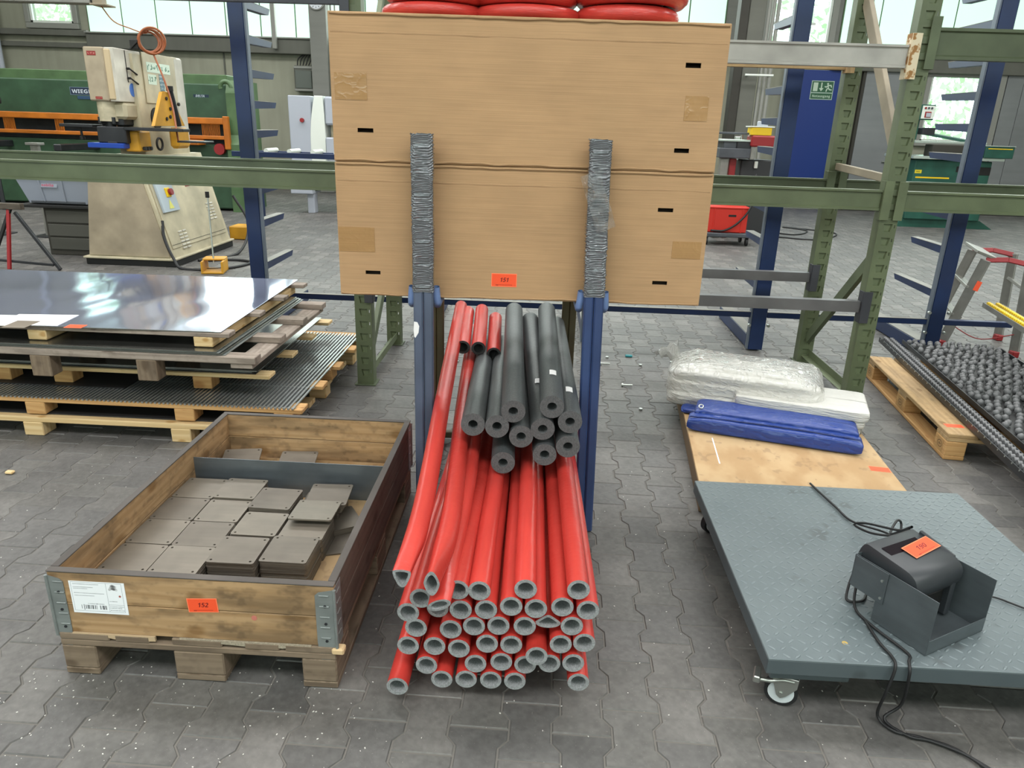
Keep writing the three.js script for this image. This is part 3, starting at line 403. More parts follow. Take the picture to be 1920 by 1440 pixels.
{
  const yaw = 0.045, t = thing('pipe_stillage', 'blue steel stillage with film-wrapped posts holding the red pipe bundle', 'stillage', [-0.1, 0, -2.6], yaw);
  for (const [x, m, lean] of [[-0.323, M.postL, 0.0], [0.318, M.postR, -0.022]]) {
    for (const s of [-1, 1]) {
      const p = part('post', strut([x + s * 0.0185 - lean * 0, 0.0, 0], [x + s * 0.0185 + lean, 0.985, 0], 0.035, 0.035, 0.006), m, t);
      part('upper_post', strut([x + s * 0.0185 + lean, 0.985, 0], [x + s * 0.0185 + lean * 1.6, 1.509, 0], 0.033, 0.034, 0.006), m, t);
      part('support_arm', tube([[x + s * 0.041 + lean, 0.985, -0.022], [x + s * 0.046 + lean, 0.93, -0.03], [x + s * 0.046 + lean, 0.917, -0.1], [x + s * 0.046, 0.917, -0.84]], 0.0155, 30, 10), M.armBlue, t);
    }
    part('film_wrap', filmSleeve(x + lean, x + lean * 1.6, 0.972, 1.513, x > 0 ? 7 : 3), M.film, t, 'wrinkled shiny stretch film wound round the upper posts');
  }
  for (const x of [-0.36, 0.285]) { for (const s of [-1, 1]) part('rear_post', bx(0.034, 0.93, 0.034, x + s * 0.0175, 0.465, -0.86, 0.004), M.postRear, t); part('side_rail', bx(0.035, 0.035, 0.86, x + 0.02, 0.022, -0.43, 0.004), M.postR, t); }
  part('cross_bar', bx(0.65, 0.035, 0.035, 0.0, 0.034, -0.03, 0.004), M.postL, t); part('cross_bar', bx(0.65, 0.035, 0.035, -0.03, 0.034, -0.86, 0.004), M.postRear, t);
  const paint = new THREE.Shape(); [[0, 0], [0.012, 0.02], [0.015, 0.045], [0.008, 0.06], [-0.004, 0.062], [-0.006, 0.03], [-0.004, 0.005]].forEach(([x, y], i) => (i ? paint.lineTo(x, y) : paint.moveTo(x, y))); const pg = extr(paint, 0.0008); pg.translate(-0.353, 0.80, 0.0178); part('white_paint_mark', pg, M.paper, t);
  const flap = new THREE.PlaneGeometry(0.07, 0.2, 8, 14), fp = flap.attributes.position; for (let i = 0; i < fp.count; i++) fp.setZ(i, 0.012 * Math.sin(fp.getX(i) * 90 + fp.getY(i) * 40) + 0.008 * Math.sin(fp.getY(i) * 120)); flap.computeVertexNormals(); flap.rotateZ(0.35); flap.translate(0.285, 1.31, 0.035); part('loose_film', flap.toNonIndexed(), M.filmLoose, t, 'loose torn flap of clear film');
  // cardboard boxes on the arms
  const box = (label, y, slots, tapes, w, seedv) => {
    const b = thing('cardboard_box', label, 'box', [-0.075, y, -2.662], 0.032), h = 0.475, d = 0.36, s = shape([[-w / 2, 0.004], [w / 2, 0.004], [w / 2, h - 0.004], [-w / 2, h - 0.004]]);
    for (const [x, yy, sw, sh] of slots) s.holes.push(rectHole(x, yy, sw || 0.055, sh || 0.014));
    const fr = uvm(extr(s, 0.006)); fr.translate(0, 0, -0.006); part('front_panel', fr, M.card, b);
    part('side_panel', bx(0.006, h, d - 0.008, -w / 2 + 0.003, h / 2, -d / 2 - 0.004), M.card, b); part('side_panel', bx(0.006, h, d - 0.008, w / 2 - 0.003, h / 2, -d / 2 - 0.004), M.card, b); part('back_panel', bx(w, h, 0.006, 0, h / 2, -d + 0.003), M.card, b);
    part('top_panel', bx(w, 0.006, d, 0, h - 0.003, -d / 2, 0.002), M.card, b); part('bottom_panel', bx(w, 0.006, d, 0, 0.003, -d / 2, 0.002), M.card, b); part('shade_backing', bx(w - 0.03, h - 0.03, 0.004, 0, h / 2, -0.04), M.inside, b);  // inner sheet coloured dark to put shade behind the slots
    // crushed front edges: soft folded beads along top and bottom
    const bead = (yy, amp, k0) => { const pts = []; for (let i = 0; i <= 26; i++) { const u = i / 26; pts.push([-w / 2 + 0.006 + u * (w - 0.012), yy + amp * (hash(i, k0, seedv) - 0.5), 0.0005 + 0.002 * hash(i, k0 + 1, seedv)]); } return tube(pts, 0.0045, 90, 6); };
    part('folded_edge', bead(0.006, 0.006, 1), M.card, b); part('folded_edge', bead(h - 0.006, 0.003, 5), M.card, b);
    part('crease', [bead(h * 0.87, 0.002, 9)].map((g) => { g.scale(1, 1, 0.35); g.translate(0, 0, -0.0012); return g; }), M.card, b);
    for (const [x, yy, tw, th] of tapes) part('packing_tape', bx(tw, th, 0.0012, x, yy, 0.0008, 0), M.tape, b, 'shiny brown packing tape over the box edge');
    return b;
  };
  const lower = box('lower cardboard box with orange lot tag behind the film-wrapped posts', 0.936, [[-0.545, 0.085], [0.51, 0.345], [0.515, 0.082]], [[-0.6, 0.205, 0.13, 0.088], [0.6, 0.205, 0.105, 0.062]], 1.335, 3);
  decalMesh('lot_tag', 0.094, 0.05, tagTex('151'), lower, [-0.06, 0.073, 0.001]);
  box('upper cardboard box under the red coils', 1.4125, [[-0.555, 0.105], [0.555, 0.345, 0.052, 0.016], [0.545, 0.072, 0.052, 0.015]], [[-0.6, 0.245, 0.11, 0.085], [0.58, 0.21, 0.08, 0.08]], 1.335, 7);
  // red coils of foam pipe
  const coil = (label, x, y, z, R, turns, r, sq) => { const c = thing('pipe_coil', label, 'coil', [x, y, z], hash(turns, 3, 5) * 3); for (let k = 0; k < turns; k++) { const g = new THREE.TorusGeometry(R - k * r * 1.9, r, 12, 44); g.rotateX(Math.PI / 2); g.scale(1, sq, 1); part('winding', g.toNonIndexed(), k % 2 ? M.redDark : M.red, c); } return c; };
  const yb = 1.8875;
  coil('flat lower red coil on the box top, at the clock side', -0.415, yb + 0.022, -2.86, 0.165, 3, 0.024, 0.9); coil('thick upper red coil at the clock side of the box top', -0.40, yb + 0.082, -2.85, 0.15, 3, 0.04, 0.95);
  coil('flat lower red coil in the middle of the box top', -0.09, yb + 0.022, -2.86, 0.17, 3, 0.024, 0.9); coil('thick upper red coil in the middle of the box top', -0.1, yb + 0.082, -2.85, 0.15, 3, 0.04, 0.95);
  coil('frayed lower red coil on the box top, at the door side', 0.26, yb + 0.026, -2.86, 0.155, 3, 0.028, 0.95); coil('thick upper red coil at the door side of the box top', 0.27, yb + 0.092, -2.85, 0.16, 3, 0.04, 0.95);
}

// ================= PIPES =================
function pipeGeo(path, R, r, o = {}) {   // foam tube along a path that runs towards -z; returns skin and foam shells
  const N = 26, curve = new THREE.CatmullRomCurve3(path.map((p) => V(...p))), L = curve.getLength(), S = o.seg || 30, ts = []; for (let i = 0; i <= S; i++) ts.push(i < 8 ? (i / 8) * 0.12 : 0.12 + ((i - 8) / (S - 8)) * 0.88);
  const rows = (rad, z0) => ts.map((t) => {
    const c = curve.getPointAt(t), d = curve.getTangentAt(t), side = V(1, 0, 0).addScaledVector(d, -d.x).normalize(), up = side.clone().cross(d).multiplyScalar(1).normalize(); if (up.y < 0) up.negate();
    const k = o.squash ? 1 - sstep(0, 0.09, t) : 0;
    return Array.from({ length: N }, (_, i) => { const a = (i / N) * 2 * Math.PI; let x = Math.cos(a), y = Math.sin(a); if (k > 0) { [x, y] = o.squash(x, y, k); } return c.clone().addScaledVector(side, x * rad).addScaledVector(up, y * rad); });
  });
  const shell = (rws, flip) => { const pos = [], uv = [], idx = []; rws.forEach((rw, j) => { for (let i = 0; i <= N; i++) { const p = rw[i % N]; pos.push(p.x, p.y, p.z); uv.push((i / N) * 2 * Math.PI * R, ts[j] * L + (o.off || 0)); } }); for (let j = 0; j < rws.length - 1; j++) for (let i = 0; i < N; i++) { const a = j * (N + 1) + i, b = a + 1, c = a + N + 1, d = c + 1; flip ? idx.push(a, c, b, b, c, d) : idx.push(a, b, c, b, d, c); } const g = new THREE.BufferGeometry(); g.setAttribute('position', new THREE.Float32BufferAttribute(pos, 3)); g.setAttribute('uv', new THREE.Float32BufferAttribute(uv, 2)); g.setIndex(idx); g.computeVertexNormals(); return g.toNonIndexed(); };
  const outer = rows(R), inner = rows(r), lip = rows(R - 0.0012), ring = (j, flip) => { const F = []; for (let i = 0; i < N; i++) { const k = (i + 1) % N; F.push(flip ? [outer[j][i], inner[j][i], inner[j][k], outer[j][k]] : [outer[j][i], outer[j][k], inner[j][k], inner[j][i]]); } return polys(F); };
  return { skin: shell(outer, false), foam: merge([shell(inner, true), ring(0, false), ring(S, true)]) };
}
{
  const ends = [[-0.322, 0.450, -1.58, 'sq1'], [-0.245, 0.433, -1.58, 'sq2'], [-0.286, 0.335, -1.65], [-0.226, 0.368, -1.58, 'sq3'], [-0.185, 0.368, -1.65], [-0.127, 0.369, -1.65], [-0.321, 0.287, -1.65], [-0.244, 0.284, -1.68], [-0.177, 0.305, -1.65], [-0.108, 0.310, -1.65], [-0.300, 0.238, -1.65], [-0.204, 0.239, -1.65], [-0.140, 0.254, -1.65], [-0.073, 0.260, -1.65], [-0.323, 0.177, -1.65], [-0.249, 0.180, -1.65], [-0.181, 0.176, -1.65], [-0.103, 0.198, -1.65], [-0.272, 0.113, -1.65], [-0.134, 0.128, -1.65], [-0.229, 0.067, -1.65], [-0.160, 0.072, -1.65], [-0.090, 0.074, -1.65], [-0.350, 0.060, -1.62, 'low'], [-0.003, 0.382, -1.65], [0.138, 0.389, -1.65], [-0.040, 0.325, -1.65], [0.027, 0.322, -1.65], [0.098, 0.332, -1.65], [0.167, 0.326, -1.65], [-0.001, 0.263, -1.65], [0.062, 0.271, -1.66, 'torn'], [0.127, 0.272, -1.65], [-0.036, 0.199, -1.65], [0.035, 0.182, -1.63], [0.100, 0.210, -1.65], [0.164, 0.219, -1.65], [-0.062, 0.139, -1.65], [0.005, 0.134, -1.65], [0.072, 0.143, -1.65], [0.138, 0.149, -1.65], [-0.022, 0.075, -1.65], [0.156, 0.084, -1.65]];
  const special = { sq1: 'red foam-sleeved pipe with pinched triangular end on the crate side of the bundle', sq2: 'red foam-sleeved pipe with end squeezed to an upright teardrop', sq3: 'red foam-sleeved pipe with bent, flattened end under the teardrop one', low: 'lone red foam-sleeved pipe sticking out lowest towards the crate', torn: 'red foam-sleeved pipe with torn, crushed end inside the bundle' };
  const rowOf = (y) => (y < 0.1 ? 'lowest' : y < 0.16 ? 'second lowest' : y < 0.223 ? 'third lowest' : y < 0.275 ? 'fourth lowest' : y < 0.345 ? 'second highest' : 'highest');
  const sq = { sq1: (x, y, k) => { const w = 1 - 0.35 * k * clamp(0.5 - y), tx = x * w * (1 - 0.12 * k), ty = y > 0.35 ? mix(y, 0.55, k * 0.7) : y * (1 + 0.12 * k); return [tx, ty]; }, sq2: (x, y, k) => [x * (1 - 0.3 * k) * (1 - 0.25 * k * Math.abs(y)), y * (1 + 0.25 * k)], sq3: (x, y, k) => { const c = Math.cos(0.5 * k), s = Math.sin(0.5 * k), X = x * (1 + 0.12 * k), Y = y * (1 - 0.42 * k); return [X * c - Y * s, X * s + Y * c]; }, torn: (x, y, k) => [x * (1 + 0.15 * k), y < 0 ? y * (1 - 0.45 * k) : y * (1 - 0.1 * k) * (1 - 0.6 * k * Math.abs(x))] };
  const plain = ends.filter((e) => !e[3]), nth = ['first', 'second', 'third', 'fourth', 'fifth', 'sixth', 'seventh', 'eighth', 'ninth', 'tenth'];
  const place = (e) => { const row = plain.filter((q) => rowOf(q[1]) === rowOf(e[1])).sort((p, q) => p[0] - q[0]), k = row.indexOf(e); return k === row.length - 1 ? 'nearest the scale' : nth[k] + ' from the crate side'; };
  ends.forEach((end, i) => { const [x, y, z, key] = end;
    const long = key === 'sq1' || key === 'sq2', xm = mix(-0.345, 0.14, (x + 0.36) / 0.53), xr = xm - 0.045 + (xm < -0.3 ? 0.012 : 0), zr = -3.58 + 0.05 * (hash(i, 2, 8) - 0.5), yb = Math.max(y, 0.086);
    const path = long ? [[x, y, z], [x + (key === 'sq1' ? 0.004 : 0.012), y + 0.012, z - 0.25], [key === 'sq1' ? -0.352 : -0.278, key === 'sq1' ? 0.56 : 0.50, -2.6], [key === 'sq1' ? -0.395 : -0.33, key === 'sq1' ? 0.68 : 0.56, -3.58]] : key === 'sq3' ? [[x, y, z], [x + 0.004, y + 0.02, z - 0.12], [-0.215, 0.425, -2.1], [-0.235, 0.43, -2.7], [-0.27, 0.43, -3.5]] : [[x, y, z], [mix(x, xm, 0.25), mix(y, yb, 0.3) + 0.001, -1.9], [xm, yb + 0.001, -2.6], [xr, yb, zr]];
    const p = thing('red_pipe', key ? special[key] : 'red pipe with round grey end, ' + place(end) + ', in the ' + rowOf(y) + ' row', 'pipe', [0, 0, 0], 0, key ? 'odd ends of the red pipe bundle' : 'red pipes, ' + rowOf(y) + ' row'), g = pipeGeo(path, 0.0304, 0.0212, { squash: sq[key], off: hash(i, 4, 4) * 2 });
    part('red_skin', g.skin, i % 3 === 1 ? M.redDark : M.red, p); part('foam_core', g.foam, M.foamGrey, p, 'pale grey foam wall');
  });
  const black = [[-0.073, 0.632, 'topmost black foam tube next to the short red pipes'], [0.058, 0.655, 'topmost black foam tube with white label, towards the blue door'], [0.122, 0.603, 'black foam tube with white label beside the blue post'], [-0.210, 0.577, 'black foam tube beside the long red pipes'], [-0.127, 0.574, 'black foam tube under the third short red pipe'], [-0.043, 0.540, 'black foam tube end in the middle, below the topmost one'], [0.030, 0.572, 'black foam tube with white label between the two topmost ones'], [0.120, 0.511, 'black foam tube end below the one beside the blue post'], [-0.102, 0.447, 'lowest black foam tube end, resting on the red pipes'], [0.041, 0.476, 'black foam tube end low in the middle, near the post']];
  const rears = { 0: [-0.122, 0.70], 1: [0.036, 0.708], 2: [0.085, 0.64], 6: [-0.042, 0.655], 3: [-0.25, 0.53], 4: [-0.17, 0.535] };
  black.forEach(([x, y, label], i) => {
    const rx = rears[i] ? rears[i][0] : x - 0.05, ry = rears[i] ? rears[i][1] : y + 0.035, p = thing('foam_tube', label, 'foam tube', [0, 0, 0], 0, 'black foam tubes'), zf = -2.3 + (i === 8 ? 0.02 : 0), g = pipeGeo([[x, y, zf], [mix(x, rx, 0.3), mix(y, ry, 0.28), -2.65], [mix(x, rx, 0.7), mix(y, ry, 0.72), -3.1], [rx, ry, -3.45]], 0.0415, 0.0165, { off: i });
    part('tube_wall', g.skin, M.foamBlack, p); part('cut_foam', g.foam, M.foamCut, p, 'speckled cut foam end');
    if (i === 1 || i === 2 || i === 6) { const zl = i === 1 ? -2.52 : i === 2 ? -2.5 : -2.62, t = (zf - zl) / (zf + 3.45), cx = mix(x, rx, t), cy = mix(y, ry, t); const s = new THREE.CylinderGeometry(0.0424, 0.0424, 0.045, 8, 1, true, 0, 0.6); s.rotateX(-Math.PI / 2); s.rotateZ(i === 6 ? 0.35 : 0.15); s.rotateX(0.055); s.translate(cx, cy, zl); part('label_sticker', s.toNonIndexed(), M.paper, p, 'small white label'); }
  });
  [[-0.333, 0.61, 'short red pipe with shade-darkened foam end nearest the long pipes'], [-0.263, 0.608, 'middle short red pipe with shade-darkened foam end'], [-0.194, 0.584, 'lower short red pipe with shade-darkened foam end beside the black tubes']].forEach(([x, y, label], i) => { const p = thing('short_red_pipe', label, 'pipe', [0, 0, 0], 0, 'short red pipes on top'), g = pipeGeo([[x, y, -3.1], [x - 0.008, y + 0.02, -3.25], [x - 0.024, y + 0.05 + (i === 1 ? 0.015 : 0), -3.55]], 0.032, 0.0215); part('red_skin', g.skin, M.red, p); part('foam_core', g.foam, M.foamShaded, p, 'grey foam wall darkened for shade'); });
}
// ================= PALLET WITH COLLAR AND STEEL PLATES =================
function euroPallet(label, pos, turn, L, W, m, mb, o = {}) {   // long side along z, origin at floor centre
  const t = thing('wooden_pallet', label, 'pallet', pos, turn), bw = 0.1, xs = [-W / 2 + 0.05, 0, W / 2 - 0.05], zs = [-L / 2 + 0.07, 0, L / 2 - 0.07];
  xs.forEach((x, i) => { part('bottom_board', bx(i === 1 ? 0.145 : bw, 0.022, L, x, 0.0115, 0, 0.003), mb, t); zs.forEach((z) => part('block', bx(i === 1 ? 0.145 : bw, 0.078, 0.14, x, 0.0615, z, 0.004), mb, t)); });
  zs.forEach((z) => part('cross_board', bx(W, 0.021, 0.14, 0, 0.111, z, 0.003), m, t));
  (o.tops || [[-W / 2 + 0.0725, 0.145], [-W / 4 + 0.012, 0.1], [0, 0.145], [W / 4 - 0.012, 0.1], [W / 2 - 0.0725, 0.145]]).forEach(([x, w]) => part('top_board', bx(w, 0.022, L, x, 0.1325, 0, 0.003), m, t));
  return t;
}
const CX = -0.932, CZ = -2.262;
euroPallet('worn wooden pallet carrying the wooden collar full of steel plates', [CX, 0, CZ], 0, 1.2, 0.8, M.wBlock, M.wBlock);
{
  const c = thing('pallet_collar', 'wooden pallet collar with steel corner hinges and orange lot tag', 'pallet collar', [CX, 0.144, CZ]), W = 0.805, L = 1.19, h = 0.2, th = 0.02;
  part('fibre_floor', bx(W - 0.045, 0.005, L - 0.045, 0, 0.0035, 0, 0.001), M.osb, c);
  for (const [y, k] of [[0.05, 0], [0.1495, 1]]) {
    part('plank', bx(W, 0.098, th, 0, y, L / 2 - th / 2, 0.002), M.wCrate, c); part('plank', bx(W, 0.098, th, 0, y, -L / 2 + th / 2, 0.002), M.wCrate, c);
    part('plank', bx(th, 0.098, L - 2 * th, -W / 2 + th / 2, y, 0, 0.002), M.wCrate, c); part('plank', bx(th, 0.098, L - 2 * th, W / 2 - th / 2, y, 0, 0.002), M.wDark, c, 'dark brown stained plank');
  }
  for (const s of [-1, 1]) { part('top_rim', bx(W + 0.003, 0.004, th + 0.003, 0, h + 0.0015, s * (L / 2 - th / 2), 0.001), M.rim, c); part('top_rim', bx(th + 0.003, 0.004, L - 2 * th - 0.006, s * (W / 2 - th / 2), h + 0.0015, 0, 0.001), M.rim, c); }
  for (const s of [-1, 1]) for (const q of [1, -1]) {
    const H = new THREE.Group(); H.name = 'corner_hinge'; H.position.set(s * W / 2, 0, q * L / 2); c.add(H);
    const w = s > 0 && q > 0 ? 0.055 : 0.045, hp = shape([[0, -0.012], [0.022, -0.045], [w - 0.008, -0.048], [w, 0.012], [w, 0.17], [w - 0.01, 0.18], [0, 0.19]]), g = extr(hp, 0.0018); if (s > 0) g.scale(-1, 1, 1); g.translate(s * 0.002, 0, q > 0 ? 0.0005 : -0.0023); if (s > 0) { const p = g.attributes.position, n = g.attributes.normal; for (let i = 0; i < p.count; i += 3) { for (const a of [p, n]) { const t1 = [a.getX(i), a.getY(i), a.getZ(i)]; a.setXYZ(i, a.getX(i + 1), a.getY(i + 1), a.getZ(i + 1)); a.setXYZ(i + 1, ...t1); } } }
    part('leaf_plate', uvm(g), M.galv, H); part('leaf_plate', bx(0.0018, 0.2, 0.06, s * 0.0012, 0.092, -q * 0.03, 0.0005), M.galv, H); part('hinge_knuckle', cyl(0.005, 0.2, s * 0.002, 0.09, q * 0.002, { n: 10 }), M.galv, H);
    for (let i = 0; i < 5; i++) part('pressed_rib', bx(0.028, 0.004, 0.003, -s * 0.028, 0.03 + 0.035 * i, q * 0.003, 0.0012), M.galv, H);
    for (let i = 0; i < 3; i++) part('rivet', cyl(0.0042, 0.003, -s * 0.026, 0.02 + 0.058 * i, q * 0.0028, { ax: 'z', n: 10 }), M.darkSteel, H);
    for (let i = 0; i < 5; i++) part('pressed_rib', bx(0.003, 0.004, 0.03, s * 0.0025, 0.03 + 0.035 * i, -q * 0.03, 0.0012), M.galv, H);
  }
  // torn fibre board edge under the front planks
  const strip = (x0, x1, k) => { const top = [], bot = []; for (let i = 0; i <= 14; i++) { const x = mix(x0, x1, i / 14); top.push([x, 0.001]); bot.push([x, -0.006 - 0.012 * hash(i, k, 77)]); } const g = extr(shape([...top, ...bot.reverse()]), 0.007); g.translate(0, 0, L / 2 - 0.003); return uvm(g); };
  part('torn_fibre_edge', strip(-0.36, -0.12, 1), mat(0xb9a282, 0.9), c); part('torn_fibre_edge', strip(-0.05, 0.33, 2), mat(0xd8cbb2, 0.9, 0, { map: T.foam }), c, 'pale cracked fibre board edge'); part('splinter', bx(0.035, 0.02, 0.03, W / 2 + 0.004, -0.012, L / 2 - 0.005, 0.004), mat(0xd2b68c, 0.9), c);
  const lab = canvasTex(384, 256, (g) => { g.fillStyle = '#eef2f6'; g.fillRect(0, 0, 384, 256); g.strokeStyle = '#7f8790'; g.lineWidth = 2; g.strokeRect(12, 8, 350, 230); g.beginPath(); g.moveTo(255, 8); g.lineTo(255, 238); g.moveTo(255, 180); g.lineTo(362, 180); g.stroke(); g.fillStyle = '#5d646b'; const line = (x, y, n, s = 7, w = 5) => { for (let i = 0; i < n; i++) g.fillRect(x + i * s, y, w * (0.5 + 0.5 * hash(i, y, 3)), 5); }; line(26, 20, 26); line(26, 44, 20); line(26, 56, 14); line(26, 92, 30); line(26, 112, 20); line(264, 150, 8); line(262, 192, 14); line(262, 204, 12); line(262, 222, 14); line(110, 176, 10); line(170, 176, 8); g.fillStyle = '#22262a'; for (let x = 90; x < 240; x += 4) if (hash(x, 1, 5) > 0.42) g.fillRect(x, 190, 1.5 + 2.5 * hash(x, 2, 5), 32); g.fillRect(62, 190, 3, 32); g.fillRect(78, 186, 4, 44); for (let i = 0; i < 60; i++) { g.fillStyle = 'rgba(50,50,48,0.16)'; g.beginPath(); g.arc(300 + 40 * (hash(i, 1, 9) - 0.5) + 20 * (hash(i, 5, 9) - 0.5), 38 + 40 * (hash(i, 2, 9) - 0.5), 2 + 9 * hash(i, 3, 9), 0, 7); g.fill(); } g.fillStyle = '#a2584c'; g.beginPath(); g.arc(342, 108, 8, 0, 7); g.fill(); });
  decalMesh('shipping_label', 0.158, 0.105, lab, c, [-0.265, 0.122, L / 2 + 0.0008], [0, 0, 0.0]); decalMesh('lot_tag', 0.086, 0.046, tagTex('152'), c, [0.03, 0.116, L / 2 + 0.0008], [0, 0, 0.06]); part('round_sticker', cyl(0.008, 0.001, 0.173, 0.083, L / 2 + 0.0006, { ax: 'z', n: 14 }), mat(0xc07466, 0.6), c);
  const dv = single('divider_sheet', bx(0.76, 0.152, 0.002, CX, 0.15 + 0.076, -2.5, 0.0005), M.steelBlue, 'blue-grey steel divider sheet standing across the wooden collar', 'metal sheet');
}
{
  // square steel plates with four holes
  const a = 0.0755, r = 0.009, s = new THREE.Shape(); s.moveTo(-a + r, -a); s.lineTo(a - r, -a); s.absarc(a - r, -a + r, r, -Math.PI / 2, 0); s.lineTo(a, a - r); s.absarc(a - r, a - r, r, 0, Math.PI / 2); s.lineTo(-a + r, a); s.absarc(-a + r, a - r, r, Math.PI / 2, Math.PI); s.lineTo(-a, -a + r); s.absarc(-a + r, -a + r, r, Math.PI, 1.5 * Math.PI);
  for (const p of [-1, 1]) for (const q of [-1, 1]) { const h = new THREE.Path(); h.absarc(p * 0.062, q * 0.062, 0.0042, 0, Math.PI * 2, true); s.holes.push(h); }
  const TH = 0.0056, g = extr(s, TH, 0, 1, 4); g.rotateX(-Math.PI / 2); const geos = [0, 1, 2, 3, 4].map((k) => { const q = uvm(g.clone()), u = q.attributes.uv; for (let i = 0; i < u.count; i++) u.setXY(i, u.getX(i) + hash(k, 1, 4), u.getY(i) + hash(k, 2, 4)); return q; });
  const ord = ['first', 'second', 'third', 'fourth', 'fifth'];
  let n = 0;
  const plate = (x, y, z, ry, label, group, tilt) => { const o = single('steel_plate', geos[n % 5], hash(n, 2, 2) > 0.5 ? M.steelPlate : M.steelPlateB, label, 'steel plate', group); n++; o.position.set(x, y, z); o.rotation.set(tilt ? tilt[0] : 0, ry, tilt ? tilt[1] : 0, 'YXZ'); return o; };
  const stack = (x, z, N, label, group, top = 0) => { for (let i = 0; i < N; i++) plate(x + (hash(i, n, 1) - 0.5) * 0.003, 0.1502 + i * (TH + 0.0003), z + (hash(i, n, 2) - 0.5) * 0.003, (hash(i, n, 3) - 0.5) * 0.02 + (i === N - 1 ? top : 0), (i === N - 1 ? 'topmost ' : 'lower ') + label, group); };
  const cols = [-1.234, -1.078, -0.922, -0.765], N0 = 15, lb = (r, c) => [`steel plate, stack in row ${ord[r]} from front, column ${ord[c]} from the labelled corner`, `steel plates row ${r + 1} column ${c + 1}`];
  for (const c of [0, 1]) for (let r = 0; r < 5; r++) stack(cols[c] + (c ? -0.002 : 0), -1.758 - 0.1535 * r - (r === 4 ? 0.002 : 0), N0 - (r === 0 ? 1 : 0) + (r === 4 && c ? 1 : 0), ...lb(r, c), 0.01 * (c - r * 0.3));
  stack(cols[2], -1.775, 13, ...lb(0, 2)); stack(cols[2], -1.966, 17, ...lb(1, 2)); stack(cols[2], -2.145, 15, ...lb(2, 2)); stack(cols[2] - 0.004, -2.313, 16, ...lb(3, 2), -0.03);
  stack(cols[3], -1.78, 12, ...lb(0, 3)); stack(cols[3], -1.99, 16, ...lb(1, 3)); stack(cols[3] + 0.002, -2.147, 14, ...lb(2, 3));
  // loose heap in the far corner of the front compartment
  for (let i = 0; i < 5; i++) plate(-0.70, 0.1502 + i * 0.006, -2.30, 0.55, ['lowest', 'second lowest', 'middle', 'second highest', 'topmost'][i] + ' of the steel plates lying askew under the heap beside the divider', 'askew plates under the heap');
  for (let i = 0; i < 9; i++) plate(-0.772, 0.1502 + i * 0.006, -2.375, 0.03, 'square steel plate in the heap next to the divider', 'plates in the heap by the divider');
  for (let i = 0; i < 5; i++) plate(-0.76 + i * 0.003, 0.2075 + i * 0.0064, -2.375, 0.02 + 0.01 * i, ['lowest', 'second lowest', 'middle', 'second highest', 'topmost'][i] + ' of the tilted steel plates crowning the heap next to the divider', 'plates on top of the heap', [0.03, 0.0]);
  plate(-0.757, 0.246, -2.235, 0.02, 'tilted square steel plate sliding off the front of the heap', 'sliding plate', [-0.06, 0.0]);
  plate(-0.665, 0.1502, -2.19, 0.3, 'square steel plate lying flat on the fibre floor under the heap', 'flat plate');
  for (let i = 0; i < 6; i++) plate(-1.2 + i * 0.004, 0.1502 + i * 0.0062, -2.67 + i * 0.006, 0.1, 'square steel plate in the low heap behind the divider, stack side', 'plates behind the divider'); plate(-1.215, 0.2, -2.70, 0.2, 'tilted steel plate on the low heap behind the divider, stack side', 'tilted plate behind the divider', [0.14, 0]);
  for (let i = 0; i < 3; i++) plate(-1.0, 0.1502 + i * 0.0062, -2.7, 0.12, 'square steel plate in the low heap behind the divider, pipe side', 'second plates behind the divider'); plate(-0.985, 0.19, -2.72, 0.1, 'tilted steel plate on the low heap behind the divider, pipe side', 'second tilted plate', [0.16, 0]);
}

